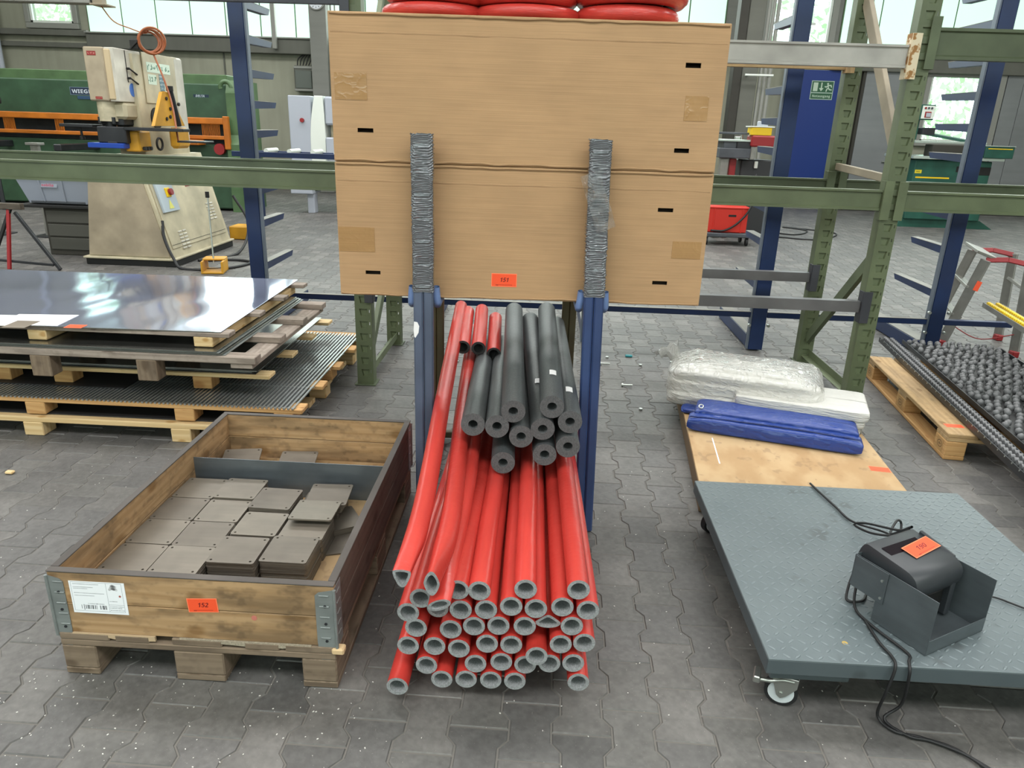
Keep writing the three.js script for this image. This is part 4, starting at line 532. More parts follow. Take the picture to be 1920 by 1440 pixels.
// ================= STACKED SHEET PALLETS =================
function sheetPallet(label, x0, x1, y0, hb, tb, zs, bz, blockX, mBoard, mBlock, runner) {
  const t = thing('sheet_pallet', label, 'pallet');
  zs.forEach((z, i) => part('deck_board', bx(x1 - x0, tb, bz, (x0 + x1) / 2, y0 + hb + tb / 2, z, 0.003), mBoard, t));
  blockX.forEach((x, k) => { if (runner) part('runner', bx(0.095, hb, zs[0] - zs[zs.length - 1] + bz, x, y0 + hb / 2, (zs[0] + zs[zs.length - 1]) / 2, 0.004), mBlock, t); else [0, Math.floor((zs.length - 1) / 2), zs.length - 1].forEach((j) => part('block', bx(0.1, hb, bz, x, y0 + hb / 2, zs[j], 0.004), mBlock, t)); });
  return t;
}
{
  const XL = -3.95;
  sheetPallet('lowest pale wooden pallet of the sheet stack', XL, -1.215, 0, 0.073, 0.028, [-3.31, -3.66, -4.0, -4.32, -4.64], 0.1, [-3.9, -3.3, -2.515, -1.76, -1.28], M.wNew, M.wNew);
  single('black_sheet', bx(2.62, 0.006, 1.36, -2.6, 0.1048, -3.98, 0.001), M.sheetBlack, 'black sheet lying on the lowest pale pallet', 'metal sheet');
  sheetPallet('orange-brown pallet under the striped grating sheet', XL, -1.145, 0.109, 0.064, 0.022, [-3.33, -3.68, -4.02, -4.36, -4.65], 0.1, [-3.8, -3.2, -2.5, -1.74, -1.24], M.wOrange, M.wOrange);
  // grating: light bars running front to back over cross rods
  const gr = thing('grating_sheet', 'striped steel grating sheet of thin parallel bars on the orange pallet', 'grating', [0, 0.1955, 0]);
  { const pos = []; for (let x = -3.9; x < -1.18; x += 0.0215) pos.push(x); const im = new THREE.InstancedMesh(bx(0.0095, 0.007, 1.37, 0, 0.0045, -3.96, 0), M.bar, pos.length), m = new THREE.Matrix4(); pos.forEach((x, i) => im.setMatrixAt(i, m.makeTranslation(x, 0, 0))); im.name = 'grating_bars'; im.userData.kind = 'stuff'; im.castShadow = im.receiveShadow = true; gr.add(im); }
  part('gap_dark_sheet', bx(2.7, 0.0012, 1.3, -2.56, 0.0012, -3.96, 0), M.sheetBlack, gr, 'added black sheet that darkens the gaps between the bars');  // sheet added so the gaps between the bars look dark
  const rods = []; for (let z = -3.3; z > -4.65; z -= 0.3) rods.push(bx(2.72, 0.0022, 0.006, -2.54, 0.002, z, 0)); const rd = part('cross_rods', rods, M.bar, gr); rd.userData.kind = 'stuff';
  const dark = single('dark_inner_sheet', bx(1.75, 0.003, 0.62, -3.0, 0.2062, -3.75, 0), M.sheetBlack, 'black sheet lying on the grating between the pallets', 'metal sheet');  // plain black sheet over the grating, below the upper pallets
  sheetPallet('short pale pallet with protruding board ends', -2.9, -1.375, 0.208, 0.065, 0.02, [-3.53, -3.9, -4.26, -4.61], 0.095, [-2.8, -2.47, -1.73], M.wNew, M.wOrange);
  single('perforated_sheet', bx(2.1, 0.004, 1.1, -2.5, 0.2952, -4.05, 0.001), M.sheetBlack, 'dark perforated sheet on the short pale pallet', 'metal sheet');
  for (let i = 0; i < 4; i++) { const o = single('thin_sheet', bx(2.05, 0.0025, 1.12, -2.5 + i * 0.012, 0.2988 + i * 0.0032, -4.07, 0.0006), i % 2 ? M.sheet : M.bar, ['lowest', 'second lowest', 'second highest', 'topmost'][i] + ' thin bright-edged sheet in the pack on the short pale pallet', 'metal sheet', 'sheets on the short pallet'); }
  const p4 = sheetPallet('weathered grey pallet with rough blocks in the upper stack', -3.9, -1.36, 0.312, 0.108, 0.034, [-3.325, -3.69, -4.065, -4.44], 0.085, [-3.5, -2.43, -1.9], M.wOld, M.wBlock);
  part('edge_plank', bx(0.11, 0.025, 1.18, -1.43, 0.407, -3.88, 0.003), M.wOld, p4);
  for (let i = 0; i < 4; i++) single('steel_sheet', bx(2.3, 0.004, 1.2, -2.66 - i * 0.012, 0.4565 + i * 0.0065, -3.9 + i * 0.006, 0.0006), i % 2 ? M.sheet : M.galv, ['lowest', 'second lowest', 'second highest', 'topmost'][i] + ' plain steel sheet in the pack on the weathered grey pallet', 'metal sheet', 'sheets on the grey pallet');
  const p5 = sheetPallet('topmost pallet with stub boards under the mirror-bright sheet', -3.9, -1.50, 0.482, 0.05, 0.022, [-3.38, -3.79, -4.17, -4.53], 0.085, [-3.6, -2.46, -1.63], M.wOld, M.wNew, true);
  const top = thing('mirror_sheet', 'mirror-bright stainless sheet on top of the pallet stack', 'metal sheet', [-2.75, 0.5575, -3.95], 0.03); part('sheet', bx(2.38, 0.0035, 1.28, 0, 0, 0, 0.0006), M.mirror, top); part('edge_strip', bx(2.38, 0.005, 0.004, 0, -0.0005, 0.641, 0.0008), M.sheet, top);
  const pp = thing('paper_sheet', 'white paper sheets lying on the mirror-bright sheet', 'paper', [-2.5, 0.5606, -3.42], 0.1); part('page', bx(0.297, 0.0006, 0.21, 0, 0, 0, 0), M.paper, pp); part('page', bx(0.21, 0.0006, 0.2, -0.14, 0.0007, 0.02, 0), M.paper, pp);
  single('brown_tape', (() => { const g = bx(0.11, 0.0012, 0.13, 0, 0, 0, 0); g.rotateY(0.06); g.translate(-2.52, 0.562, -3.325); return g; })(), mat(0x7c7265, 0.5), 'brown plate piece weighing down the white paper', 'tape');
  const tg = thing('lot_tag', 'blank orange lot tag on the mirror-bright sheet beside the paper', 'tag', [-2.255, 0.5602, -3.335], 0.05); decalMesh('tag_sheet', 0.085, 0.06, tagTex(''), tg, [0, 0, 0], [-Math.PI / 2, 0, 0]);
}

// ================= FLOOR SCALE =================
{
  const S = 1.06, x0 = 0.668, z0 = -2.712, cx = x0 + S / 2, cz = z0 + S / 2, t = thing('platform_scale', 'grey chequer-plate floor scale on casters', 'scale', [cx, 0, cz]);
  part('chequer_plate', bx(S, 0.008, S, 0, 0.196, 0, 0.002), M.plate, t);
  const lg = new THREE.SphereGeometry(1, 8, 4, 0, Math.PI * 2, 0, Math.PI / 2); lg.scale(0.013, 0.0022, 0.0042); const P = 0.031, pts = []; for (let i = 0; i * P < S - 0.03; i++) for (let j = 0; j * P < S - 0.03; j++) pts.push([-S / 2 + 0.022 + i * P, -S / 2 + 0.022 + j * P, (i + j) & 1]);
  const im = new THREE.InstancedMesh(lg, M.lug, pts.length), m = new THREE.Matrix4(); pts.forEach(([x, z, k], i) => { m.makeRotationY(k ? 0.72 : -0.72); m.setPosition(x, 0.1998, z); im.setMatrixAt(i, m); }); im.name = 'tread_lugs'; im.userData.kind = 'stuff'; t.add(im);
  part('skirt', [bx(S, 0.045, 0.006, 0, 0.172, S / 2 - 0.003, 0.001), bx(S, 0.045, 0.006, 0, 0.172, -S / 2 + 0.003, 0.001), bx(0.006, 0.045, S - 0.012, -S / 2 + 0.003, 0.172, 0, 0.001), bx(0.006, 0.045, S - 0.012, S / 2 - 0.003, 0.172, 0, 0.001)], M.plateSide, t);
  part('underframe', [bx(0.06, 0.05, S - 0.1, -S / 2 + 0.1, 0.155, 0, 0.003), bx(0.06, 0.05, S - 0.1, S / 2 - 0.1, 0.155, 0, 0.003), bx(S - 0.1, 0.05, 0.06, 0, 0.155, -S / 2 + 0.1, 0.003), bx(S - 0.1, 0.05, 0.06, 0, 0.155, S / 2 - 0.14, 0.003)], M.plateSide, t);
  part('corner_foot', bx(0.22, 0.05, 0.1, -S / 2 + 0.13, 0.14, S / 2 - 0.07, 0.004), M.plateSide, t);
  for (const [sx, sz] of [[-1, 1], [1, 1], [-1, -1], [1, -1]]) {
    const c = new THREE.Group(); c.name = 'caster'; c.position.set(sx * (S / 2 - 0.075), 0, sz * (S / 2 - 0.06)); c.rotation.y = sx < 0 && sz > 0 ? -0.35 : 0.5; t.add(c);
    part('tyre', cyl(0.046, 0.024, 0, 0.0465, 0, { ax: 'z', n: 28 }), M.rubber, c); part('hub', cyl(0.036, 0.027, 0, 0.0465, 0, { ax: 'z', n: 24 }), M.wheel, c);
    const fk = shape([[-0.012, 0.04], [0.0, 0.03], [0.014, 0.04], [0.04, 0.075], [0.042, 0.112], [-0.03, 0.112], [-0.026, 0.085]]); for (const s of [-1, 1]) { const g = extr(fk, 0.003); g.translate(0, 0, s * 0.018 - 0.0015); part('fork', g, M.zinc, c); }
    part('top_plate', bx(0.08, 0.006, 0.07, 0, 0.114, 0, 0.001), M.zinc, c); part('axle', cyl(0.006, 0.046, 0, 0.0465, 0, { ax: 'z', n: 10 }), M.zinc, c);
    if (sx < 0 && sz > 0) part('brake_lever', [tube([[0.03, 0.1, 0.022], [0.0, 0.098, 0.024], [-0.03, 0.085, 0.024], [-0.06, 0.08, 0.024]], 0.006, 20, 8), bx(0.02, 0.022, 0.05, -0.07, 0.088, 0.018, 0.003)], M.zinc, c);
  }
  single('yellow_paint_spot', cyl(0.008, 0.0008, 0.905, 0.2006, -1.735, { n: 12 }), mat(0xb5994e, 0.7), 'small yellow spot on the chequer plate near its front edge', 'spot');
  // sheet metal tray with the weighing terminal
  const yaw = 0.513, tr = thing('terminal_tray', 'folded grey sheet-metal tray standing on the chequer plate', 'tray', [1.109, 0.2022, -1.696], yaw), W = 0.258, D = 0.265, H = 0.173, s2 = shape([[0, 0], [0.175, 0], [0.175, 0.068], [D, 0.068], [D, H], [0, H]]), pl = extr(s2, 0.002); pl.rotateY(Math.PI / 2);
  const a1 = pl.clone(); a1.translate(0, 0, 0); part('side_panel', uvm(a1), M.tray, tr); const a2 = pl.clone(); a2.translate(W - 0.002, 0, 0); part('side_panel', uvm(a2), M.tray, tr);
  part('base_panel', bx(W, 0.002, 0.175, W / 2, 0.001, -0.0875, 0.0005), M.tray, tr); part('front_lip', bx(W, 0.046, 0.002, W / 2, 0.023, -0.001, 0.0005), M.tray, tr); part('back_panel', bx(W, H - 0.068, 0.002, W / 2, (H + 0.068) / 2, -D + 0.001, 0.0005), M.tray, tr); part('inner_panel', bx(W - 0.004, 0.002, 0.09, W / 2, 0.069, -0.22, 0.0005), M.tray, tr); part('bent_bracket', bx(0.002, H - 0.07, 0.11, -0.002, (H + 0.066) / 2, -0.205, 0.0005), M.tray, tr);
  for (const [y, z] of [[0.14, -0.165], [0.085, -0.16]]) part('rivet', cyl(0.004, 0.004, -0.004, y, z, { ax: 'x', n: 10 }), M.zinc, tr);
  part('rivet', cyl(0.003, 0.004, 0.05, 0.15, -D + 0.004, { ax: 'z', n: 8 }), M.zinc, tr);
  const tm = thing('weighing_terminal', 'black weighing terminal with orange tag leaning in the grey tray', 'terminal', [1.109, 0.2022, -1.696], yaw), tp = (() => { const q = new THREE.Shape(); q.moveTo(-0.09, 0.0); q.lineTo(0.05, -0.035); q.quadraticCurveTo(0.085, -0.035, 0.095, 0.0); q.bezierCurveTo(0.105, 0.045, 0.085, 0.064, 0.05, 0.062); q.lineTo(-0.075, 0.05); q.quadraticCurveTo(-0.092, 0.045, -0.09, 0.0); return q; })(), tg = extr(tp, 0.2, 0.005, 2, 8); tg.rotateY(Math.PI / 2); tg.scale(1, 1, -1); 
  { const p = tg.attributes.position; for (let i = 0; i < p.count; i += 3) { const q = [p.getX(i), p.getY(i), p.getZ(i)]; p.setXYZ(i, p.getX(i + 1), p.getY(i + 1), p.getZ(i + 1)); p.setXYZ(i + 1, ...q); } tg.deleteAttribute('normal'); }
  const tgs = toCreasedNormals(tg, 0.6);
  const Tm = new THREE.Group(); Tm.name = 'housing'; Tm.position.set(0.03, 0.138, -0.185); Tm.rotation.x = 0.2; tm.add(Tm); part('shell', tgs, M.darkPlastic, Tm); part('display', bx(0.15, 0.002, 0.045, 0.09, 0.06, -0.025, 0.0005), M.screen, Tm); const keys = canvasTex(256, 64, (g) => { g.fillStyle = '#3a3e40'; g.fillRect(0, 0, 256, 64); g.fillStyle = '#c8c8c8'; for (const x of [20, 50, 86]) g.fillRect(x, 8, 22, 4); g.fillRect(10, 30, 26, 10); ['#8f6f9a', '#8f9a5a', '#8a5a5a', '#888'].forEach((c, i) => { g.fillStyle = c; g.fillRect(120 + i * 30, 44, 20, 5); }); }); decalMesh('keypad', 0.19, 0.045, keys, Tm, [0.1, 0.0628, 0.022], [-Math.PI / 2 - 0.12, 0, 0], 0.4); part('end_cap', bx(0.012, 0.075, 0.12, 0.206, 0.03, 0.0, 0.004), M.darkPlastic, Tm);
  part('support_bracket', bx(0.02, 0.13, 0.05, 0.215, 0.075, -0.11, 0.004), M.darkPlastic, tm); part('stand', bx(0.18, 0.09, 0.06, 0.13, 0.048, -0.135, 0.004), M.black, tm);
  const tg2 = decalMesh('lot_tag', 0.13, 0.05, tagTex('190'), Tm, [0.135, 0.0665, -0.005], [-Math.PI / 2 - 0.05, 0, 0.1]);
  single('power_cable', merge([tube([[1.14, 0.206, -2.725], [1.15, 0.209, -2.64], [1.17, 0.208, -2.53], [1.19, 0.21, -2.42], [1.26, 0.225, -2.33], [1.25, 0.25, -2.26], [1.2, 0.235, -2.3], [1.17, 0.23, -2.36], [1.19, 0.26, -2.32], [1.21, 0.33, -2.16], [1.2, 0.385, -2.06], [1.175, 0.36, -2.02], [1.15, 0.3, -2.0]], 0.0042, 120, 8), tube([[1.27, 0.208, -2.2], [1.32, 0.215, -2.32], [1.34, 0.24, -2.37], [1.3, 0.27, -2.33], [1.23, 0.28, -2.22], [1.2, 0.4, -2.06]], 0.0042, 60, 8)]), M.rubber, 'looped black power cable rising behind the grey tray', 'cable');
  single('signal_cable', merge([tube([[1.03, 0.275, -2.01], [1.0, 0.23, -1.97], [0.985, 0.207, -1.93], [1.03, 0.207, -1.93], [1.06, 0.207, -1.97]], 0.0042, 40, 8), tube([[1.03, 0.27, -1.985], [0.995, 0.21, -1.9], [1.01, 0.207, -1.814], [1.06, 0.207, -1.7], [1.05, 0.206, -1.665], [1.045, 0.18, -1.64], [1.06, 0.06, -1.665], [1.02, 0.01, -1.66], [1.06, 0.008, -1.605], [1.12, 0.007, -1.59], [1.2, 0.007, -1.54], [1.27, 0.007, -1.44], [1.3, 0.007, -1.3]], 0.0042, 120, 8), tube([[1.0, 0.207, -1.83], [1.0, 0.207, -1.74], [1.01, 0.207, -1.68], [1.005, 0.2, -1.643], [0.995, 0.12, -1.64], [1.0, 0.02, -1.66], [1.03, 0.007, -1.62], [1.1, 0.007, -1.60], [1.18, 0.007, -1.56], [1.24, 0.007, -1.46], [1.26, 0.007, -1.3]], 0.0042, 100, 8)]), M.rubber, 'black double cable hanging from the tray over the scale edge to the floor', 'cable');
  single('thin_cable', tube([[1.37, 0.22, -1.93], [1.45, 0.207, -1.99], [1.52, 0.207, -1.94], [1.64, 0.207, -1.84]], 0.003, 30, 6), M.rubber, 'thin black cable leaving the tray towards the frame edge', 'cable');
}

// ================= PLYWOOD BASE WITH TARPS =================
function pillow(w, h, d, e1, e2, amp, fr, s, nu = 40, nv = 26) {   // soft slab: superellipsoid with ripples, base at y = 0
  const pos = [], uv = [], idx = [], sg = (x, p) => Math.sign(x) * Math.pow(Math.abs(x), p);
  for (let j = 0; j <= nv; j++) for (let i = 0; i <= nu; i++) {
    const a = (i / nu) * 2 * Math.PI, b = (j / nv - 0.5) * Math.PI, cb = sg(Math.cos(b), e1), x = cb * sg(Math.cos(a), e2), z = cb * sg(Math.sin(a), e2), y = sg(Math.sin(b), e1), k = i % nu;
    const q = 1 + amp * (fbm((k / nu), j / nv, fr, fr, s, 3) - 0.5) * 2;
    pos.push(x * w / 2 * (1 + (q - 1) * 0.35), h / 2 + y * h / 2 * (y < 0 ? 1 : q), z * d / 2 * q); uv.push(x * w / 2, (z + y) * d / 2);
  }
  for (let j = 0; j < nv; j++) for (let i = 0; i < nu; i++) { const a = j * (nu + 1) + i, b = a + 1, c = a + nu + 1, e = c + 1; idx.push(a, c, b, b, c, e); }
  const g = new THREE.BufferGeometry(); g.setAttribute('position', new THREE.Float32BufferAttribute(pos, 3)); g.setAttribute('uv', new THREE.Float32BufferAttribute(uv, 2)); g.setIndex(idx); g.computeVertexNormals(); return g.toNonIndexed();
}
{
  const b = thing('plywood_base', 'plywood-topped flat crate under the folded tarps', 'crate', [1.19, 0, -2.94], -0.095), W = 0.9, L0 = 0.17, L1 = -1.36;
  part('plywood_sheet', bx(W, 0.014, L0 - L1, 0, 0.093, (L0 + L1) / 2, 0.002), M.osb, b); for (const x of [-W / 2 + 0.012, W / 2 - 0.012]) part('side_board', bx(0.024, 0.085, L0 - L1, x, 0.043, (L0 + L1) / 2, 0.003), M.osbEdge, b); for (const z of [L0 - 0.02, L1 + 0.02]) part('end_board', bx(W - 0.05, 0.085, 0.024, 0, 0.043, z, 0.003), M.osbEdge, b);
  part('chalk_line', bx(0.006, 0.0006, 0.3, -0.335, 0.1004, -0.28, 0), M.paper, b); decalMesh('lot_tag', 0.09, 0.05, tagTex(''), b, [0.40, 0.1008, -0.22], [-Math.PI / 2, 0, -0.05]);
  const ty = -0.286, bt = thing('blue_tarp', 'folded blue tarpaulin with metal eyelet along the edge of the plywood', 'tarp', [1.2, 0.1, -3.42], ty);
  { const g = pillow(0.83, 0.075, 0.125, 0.42, 0.08, 0.06, 6, 301, 70, 24); g.translate(-0.005, 0, 0.0); part('front_fold', g, M.tarpBlue, bt); const g2 = pillow(0.80, 0.095, 0.2, 0.4, 0.1, 0.06, 6, 303, 70, 24); g2.translate(-0.0, 0, -0.13); part('rear_fold', g2, M.tarpBlue, bt); part('seam', tube([[-0.41, 0.072, 0.035], [-0.2, 0.078, 0.03], [0.1, 0.08, 0.025], [0.4, 0.075, 0.03]], 0.004, 40, 6), M.tarpBlue, bt);
    const ey = new THREE.TorusGeometry(0.011, 0.0035, 8, 20); ey.rotateX(-1.0); ey.translate(-0.365, 0.1, -0.055); part('eyelet', ey.toNonIndexed(), M.zinc, bt); part('loose_corner', (() => { const g = pillow(0.12, 0.03, 0.1, 0.6, 0.5, 0.3, 4, 305, 20, 12); g.translate(-0.42, 0.0, -0.22); return g; })(), M.tarpBlue, bt); }
  const wt = thing('white_tarp', 'folded white tarpaulin sticking out of the plastic bag', 'tarp', [1.42, 0.1, -3.76], -0.3); [[0.0, 0.045], [0.042, 0.045], [0.084, 0.05]].forEach(([y, h], i) => { const g = pillow(0.66, h * 1.1, 0.36, 0.22, 0.1, 0.03, 5, 311 + i, 50, 14); g.translate(0.012 * (i - 1), y, 0.01 * i); part('fold', g, M.tarpWhite, wt); });
  for (const x of [0.24, -0.02, -0.1]) part('eyelet', (() => { const g = new THREE.TorusGeometry(0.012, 0.004, 8, 18); g.rotateX(-0.3); g.translate(x, 0.065, 0.184); return g.toNonIndexed(); })(), M.zinc, wt);
  for (let i = 0; i < 3; i++) part('rolled_edge', (() => { const g = new THREE.TorusGeometry(0.012 + i * 0.009, 0.004, 8, 22, 4.6); g.rotateY(1.2); g.translate(0.325, 0.035, 0.13 - i * 0.002); return g.toNonIndexed(); })(), M.tarpWhite, wt);
  const inner = thing('packed_white_tarp', 'thick white tarpaulin packed inside the clear plastic bag', 'tarp', [1.15, 0.1, -3.94], -0.3); [[0, 0.07], [0.066, 0.065], [0.127, 0.06]].forEach(([y, h], i) => { const g = pillow(0.76 - 0.02 * i, h * 1.12, 0.42 - 0.04 * i, 0.3, 0.2, 0.09, 5, 321 + i, 60, 16); g.translate(-0.01 * i, y, -0.015 * i); part('fold', g, M.tarpWhite, inner); });
  const bg = thing('plastic_bag', 'clear crinkled plastic bag around the white tarpaulins', 'bag', [1.17, 0.102, -3.92], -0.3); const bgG = pillow(0.84, 0.24, 0.50, 0.48, 0.34, 0.12, 9, 331, 110, 60); part('film', bgG, M.bag, bg); part('knot', (() => { const g = new THREE.ConeGeometry(0.06, 0.15, 16, 6, true); g.rotateZ(Math.PI / 2 + 0.2); const p = g.attributes.position; for (let i = 0; i < p.count; i++) p.setY(i, p.getY(i) + 0.02 * Math.sin(p.getX(i) * 130 + p.getZ(i) * 90)); g.computeVertexNormals(); g.translate(-0.46, 0.215, -0.1); return g.toNonIndexed(); })(), M.bag, bg);
}

// ================= ROLLER TRACKS ON THE PALLET AT THE FRAME EDGE =================
{
  const ep = euroPallet('light wooden pallet with stamped blocks under the roller tracks', [2.58, 0, -4.125], -0.114, 1.36, 0.8, M.wEuro, M.wOrange);
  const st = canvasTex(96, 96, (g) => { g.fillStyle = '#b08a58'; g.fillRect(0, 0, 96, 96); g.strokeStyle = '#4a3420'; g.lineWidth = 5; g.beginPath(); g.ellipse(48, 48, 34, 26, 0, 0, 7); g.stroke(); g.fillStyle = '#4a3420'; g.fillRect(34, 40, 8, 16); g.fillRect(46, 38, 6, 20); g.fillRect(58, 42, 8, 12); }); for (const z of [-0.61, 0, 0.61]) decalMesh('burnt_stamp', 0.075, 0.062, st, ep, [-0.4012, 0.062, z], [0, -Math.PI / 2, 0], 0.8);
  decalMesh('lot_tag', 0.09, 0.045, tagTex(''), ep, [-0.33, 0.1442, 0.56], [-Math.PI / 2, 0, 0.05]);
  const yaw = -0.1445, O = [2.477, 0.15, -5.208], Lz = 2.75, rg = cyl(0.0145, 0.019, 0, 0, 0, { ax: 'x', n: 8 });
  const tk = thing('roller_track', 'narrow double roller track with bright rivets along the pallet edge', 'roller track', O, yaw), step = 0.0366;
  for (const x of [0, 0.092]) part('side_rail', bx(0.004, 0.036, Lz, x, 0.019, Lz / 2, 0.001), M.darkSteel, tk); part('bottom_web', bx(0.092, 0.003, Lz, 0.046, 0.0025, Lz / 2, 0.0005), M.rollerDark, tk);
  let cnt = 0; for (let z = 0.03; z < Lz - 0.02; z += step) { for (const x of [0.026, 0.066]) { const r = part('roller', rg, M.roller, tk); r.position.set(x, 0.034, z + (x > 0.05 ? step / 2 : 0)); } }
  const rv = []; for (let z = 0.05; z < Lz; z += 0.075) for (const x of [-0.0025, 0.0945]) rv.push([x, z]); const rvg = cyl(0.0045, 0.003, 0, 0.03, 0, { ax: 'x', n: 8 }); rv.forEach(([x, z]) => { const r = part('rivet', rvg, M.zinc, tk); r.position.set(x, 0.0, z); });
  const mt = thing('roller_mat', 'wide mat of staggered grey rollers beside the double track', 'roller mat', O, yaw); part('bed', bx(0.62, 0.004, Lz - 0.02, 0.47, 0.003, Lz / 2, 0.001), M.rollerDark, mt); part('edge_rail', bx(0.004, 0.03, Lz - 0.02, 0.155, 0.018, Lz / 2, 0.001), M.darkSteel, mt); part('edge_rail', bx(0.004, 0.03, Lz - 0.02, 0.785, 0.018, Lz / 2, 0.001), M.darkSteel, mt);
  const spots = []; let row = 0; for (let z = 0.03; z < Lz - 0.03; z += 0.062, row++) for (let k = 0; k < 12; k++) spots.push([0.185 + k * 0.05 + (row & 1 ? 0.025 : 0), z]);
  const w2 = V(0, 0, 0), cy = Math.cos(yaw), sy = Math.sin(yaw); const vis = spots.map(([x, z]) => { w2.set(O[0] + x * cy + z * sy, 0.19, O[2] - x * sy + z * cy); const d = -w2.z; w2.project(camera); return [x, z, Math.abs(w2.x) < 1.0 && Math.abs(w2.y) < 1 ? d : 99]; }).sort((p, q) => p[2] - q[2]);
  const rg2 = new THREE.SphereGeometry(0.0205, 8, 4); rg2.rotateZ(Math.PI / 2); rg2.scale(0.92, 1, 0.8); vis.slice(0, 300).forEach(([x, z]) => { const r = part('roller', rg2, M.roller, mt); r.position.set(x + 0.02 * (hash(x * 1e4, z * 1e4, 1) - 0.5), 0.03 - 0.008 * hash(x * 1e4, z * 1e4, 2), z + 0.03 * (hash(x * 1e4, z * 1e4, 3) - 0.5)); });
  const rest = vis.slice(300), im = new THREE.InstancedMesh(rg2, M.roller, rest.length), m = new THREE.Matrix4(); rest.forEach(([x, z], i) => im.setMatrixAt(i, m.makeTranslation(x, 0.032, z))); im.name = 'far_rollers'; im.userData.kind = 'stuff'; mt.add(im);
  const ch = thing('steel_channel', 'blue-grey folded steel channel lying across the roller mat', 'channel', [2.86, 0.205, -3.75], -0.16); part('web', bx(0.07, 0.002, 1.3, 0, 0.001, 0.3, 0.0005), M.steelBlue, ch); part('flange', bx(0.002, 0.035, 1.3, -0.035, 0.018, 0.3, 0.0005), M.steelBlue, ch); part('flange', bx(0.002, 0.035, 1.3, 0.035, 0.018, 0.3, 0.0005), M.steelBlue, ch);
  // yellow roller rails held on a trestle
  const yr = thing('yellow_roller_rail', 'inclined steel rail with two rows of yellow rollers', 'roller rail', [3.14, 0.455, -5.2], -0.36 + 0.16); part('side_rail', bx(0.003, 0.035, 1.5, -0.0, 0, 0.75, 0.001), M.alu, yr); part('side_rail', bx(0.003, 0.035, 1.5, 0.055, 0, 0.75, 0.001), M.alu, yr); part('side_rail', bx(0.003, 0.035, 1.5, 0.11, 0, 0.75, 0.001), M.alu, yr); part('web', bx(0.11, 0.003, 1.5, 0.055, -0.016, 0.75, 0.001), M.darkSteel, yr);
  const yg = cyl(0.015, 0.02, 0, 0, 0, { ax: 'x', n: 10 }); for (let z = 0.03; z < 1.48; z += 0.033) for (const x of [0.026, 0.083]) { const r = part('roller', yg, M.yellow, yr); r.position.set(x, 0.012, z); }
  const ts = thing('trestle', 'grey trestle carrying the yellow roller rail outside the frame', 'trestle', [3.32, 0, -4.45], -0.2); for (const s of [-1, 1]) { part('leg', strut([s * 0.2, 0, -0.15], [s * 0.12, 0.42, 0], 0.03, 0.03), M.alu, ts); part('leg', strut([s * 0.2, 0, 0.15], [s * 0.12, 0.42, 0], 0.03, 0.03), M.alu, ts); } part('top_bar', bx(0.5, 0.03, 0.04, 0, 0.422, 0), M.alu, ts);
}
{
  // small aluminium step ladder
  const t = thing('step_ladder', 'small aluminium step ladder with red hinge caps behind the blue rail', 'ladder'), u = V(0.36, 0, 0.34), w = V(0.17, 0, -0.5), f1 = V(3.21, 0, -5.72), f2 = f1.clone().add(V(0.42, 0, 0.24)), T0 = V(3.36, 0.70, -5.66), T1 = T0.clone().add(V(0.27, 0, 0.1)), arr = (v, y = v.y) => [v.x, y, v.z];
  for (const k of [0, 1]) { const o = w.clone().multiplyScalar(k), a = f1.clone().add(o), b = f2.clone().add(o), c = T0.clone().add(o), d = T1.clone().add(o); part('stile', strut(arr(a, 0.03), arr(c), 0.02, 0.075, 0.004, 0.6), M.alu, t); part('stile', strut(arr(b, 0.03), arr(d), 0.02, 0.07, 0.004, 0.6), M.alu, t); for (const p of [a, b]) part('rubber_foot', bx(0.05, 0.05, 0.07, p.x, 0.025, p.z, 0.006), M.redPaint, t); const m = c.clone().add(d).multiplyScalar(0.5); part('hinge_cap', [strut(arr(c, 0.70), arr(m, 0.715), 0.014, 0.04, 0.003, 0.6), strut(arr(m, 0.715), arr(d, 0.69), 0.014, 0.04, 0.003, 0.6)], M.redPaint, t); }
  const tread = (a, b, wd) => part('tread', strut(arr(a), arr(b), wd, 0.022, 0.003, 0), M.alu, t); const lerp = (a, b, k) => a.clone().lerp(b, k); const tq = T0.clone().setY(0.735); tread(tq, tq.clone().add(w), 0.14); for (const k of [0.36, 0.68]) { const p = lerp(f1, T0, k); tread(p, p.clone().add(w), 0.08); } for (const k of [0.4, 0.72]) { const p = lerp(f2, T1, k); tread(p, p.clone().add(w), 0.03); }
  part('spreader_wire', tube([arr(lerp(f1, T0, 0.25)), arr(lerp(f1, f2, 0.5), 0.1), arr(lerp(f2, T1, 0.25))], 0.004, 20, 6), M.redPaint, t);
  const mid = lerp(f1, T0, 0.72); const tg = part('lot_tag', bx(0.035, 0.075, 0.002, 0, 0, 0, 0), M.tagOrange, t); tg.position.set(mid.x + 0.012, mid.y, mid.z + 0.042); tg.rotation.set(-0.1, -0.3, -0.3);
}
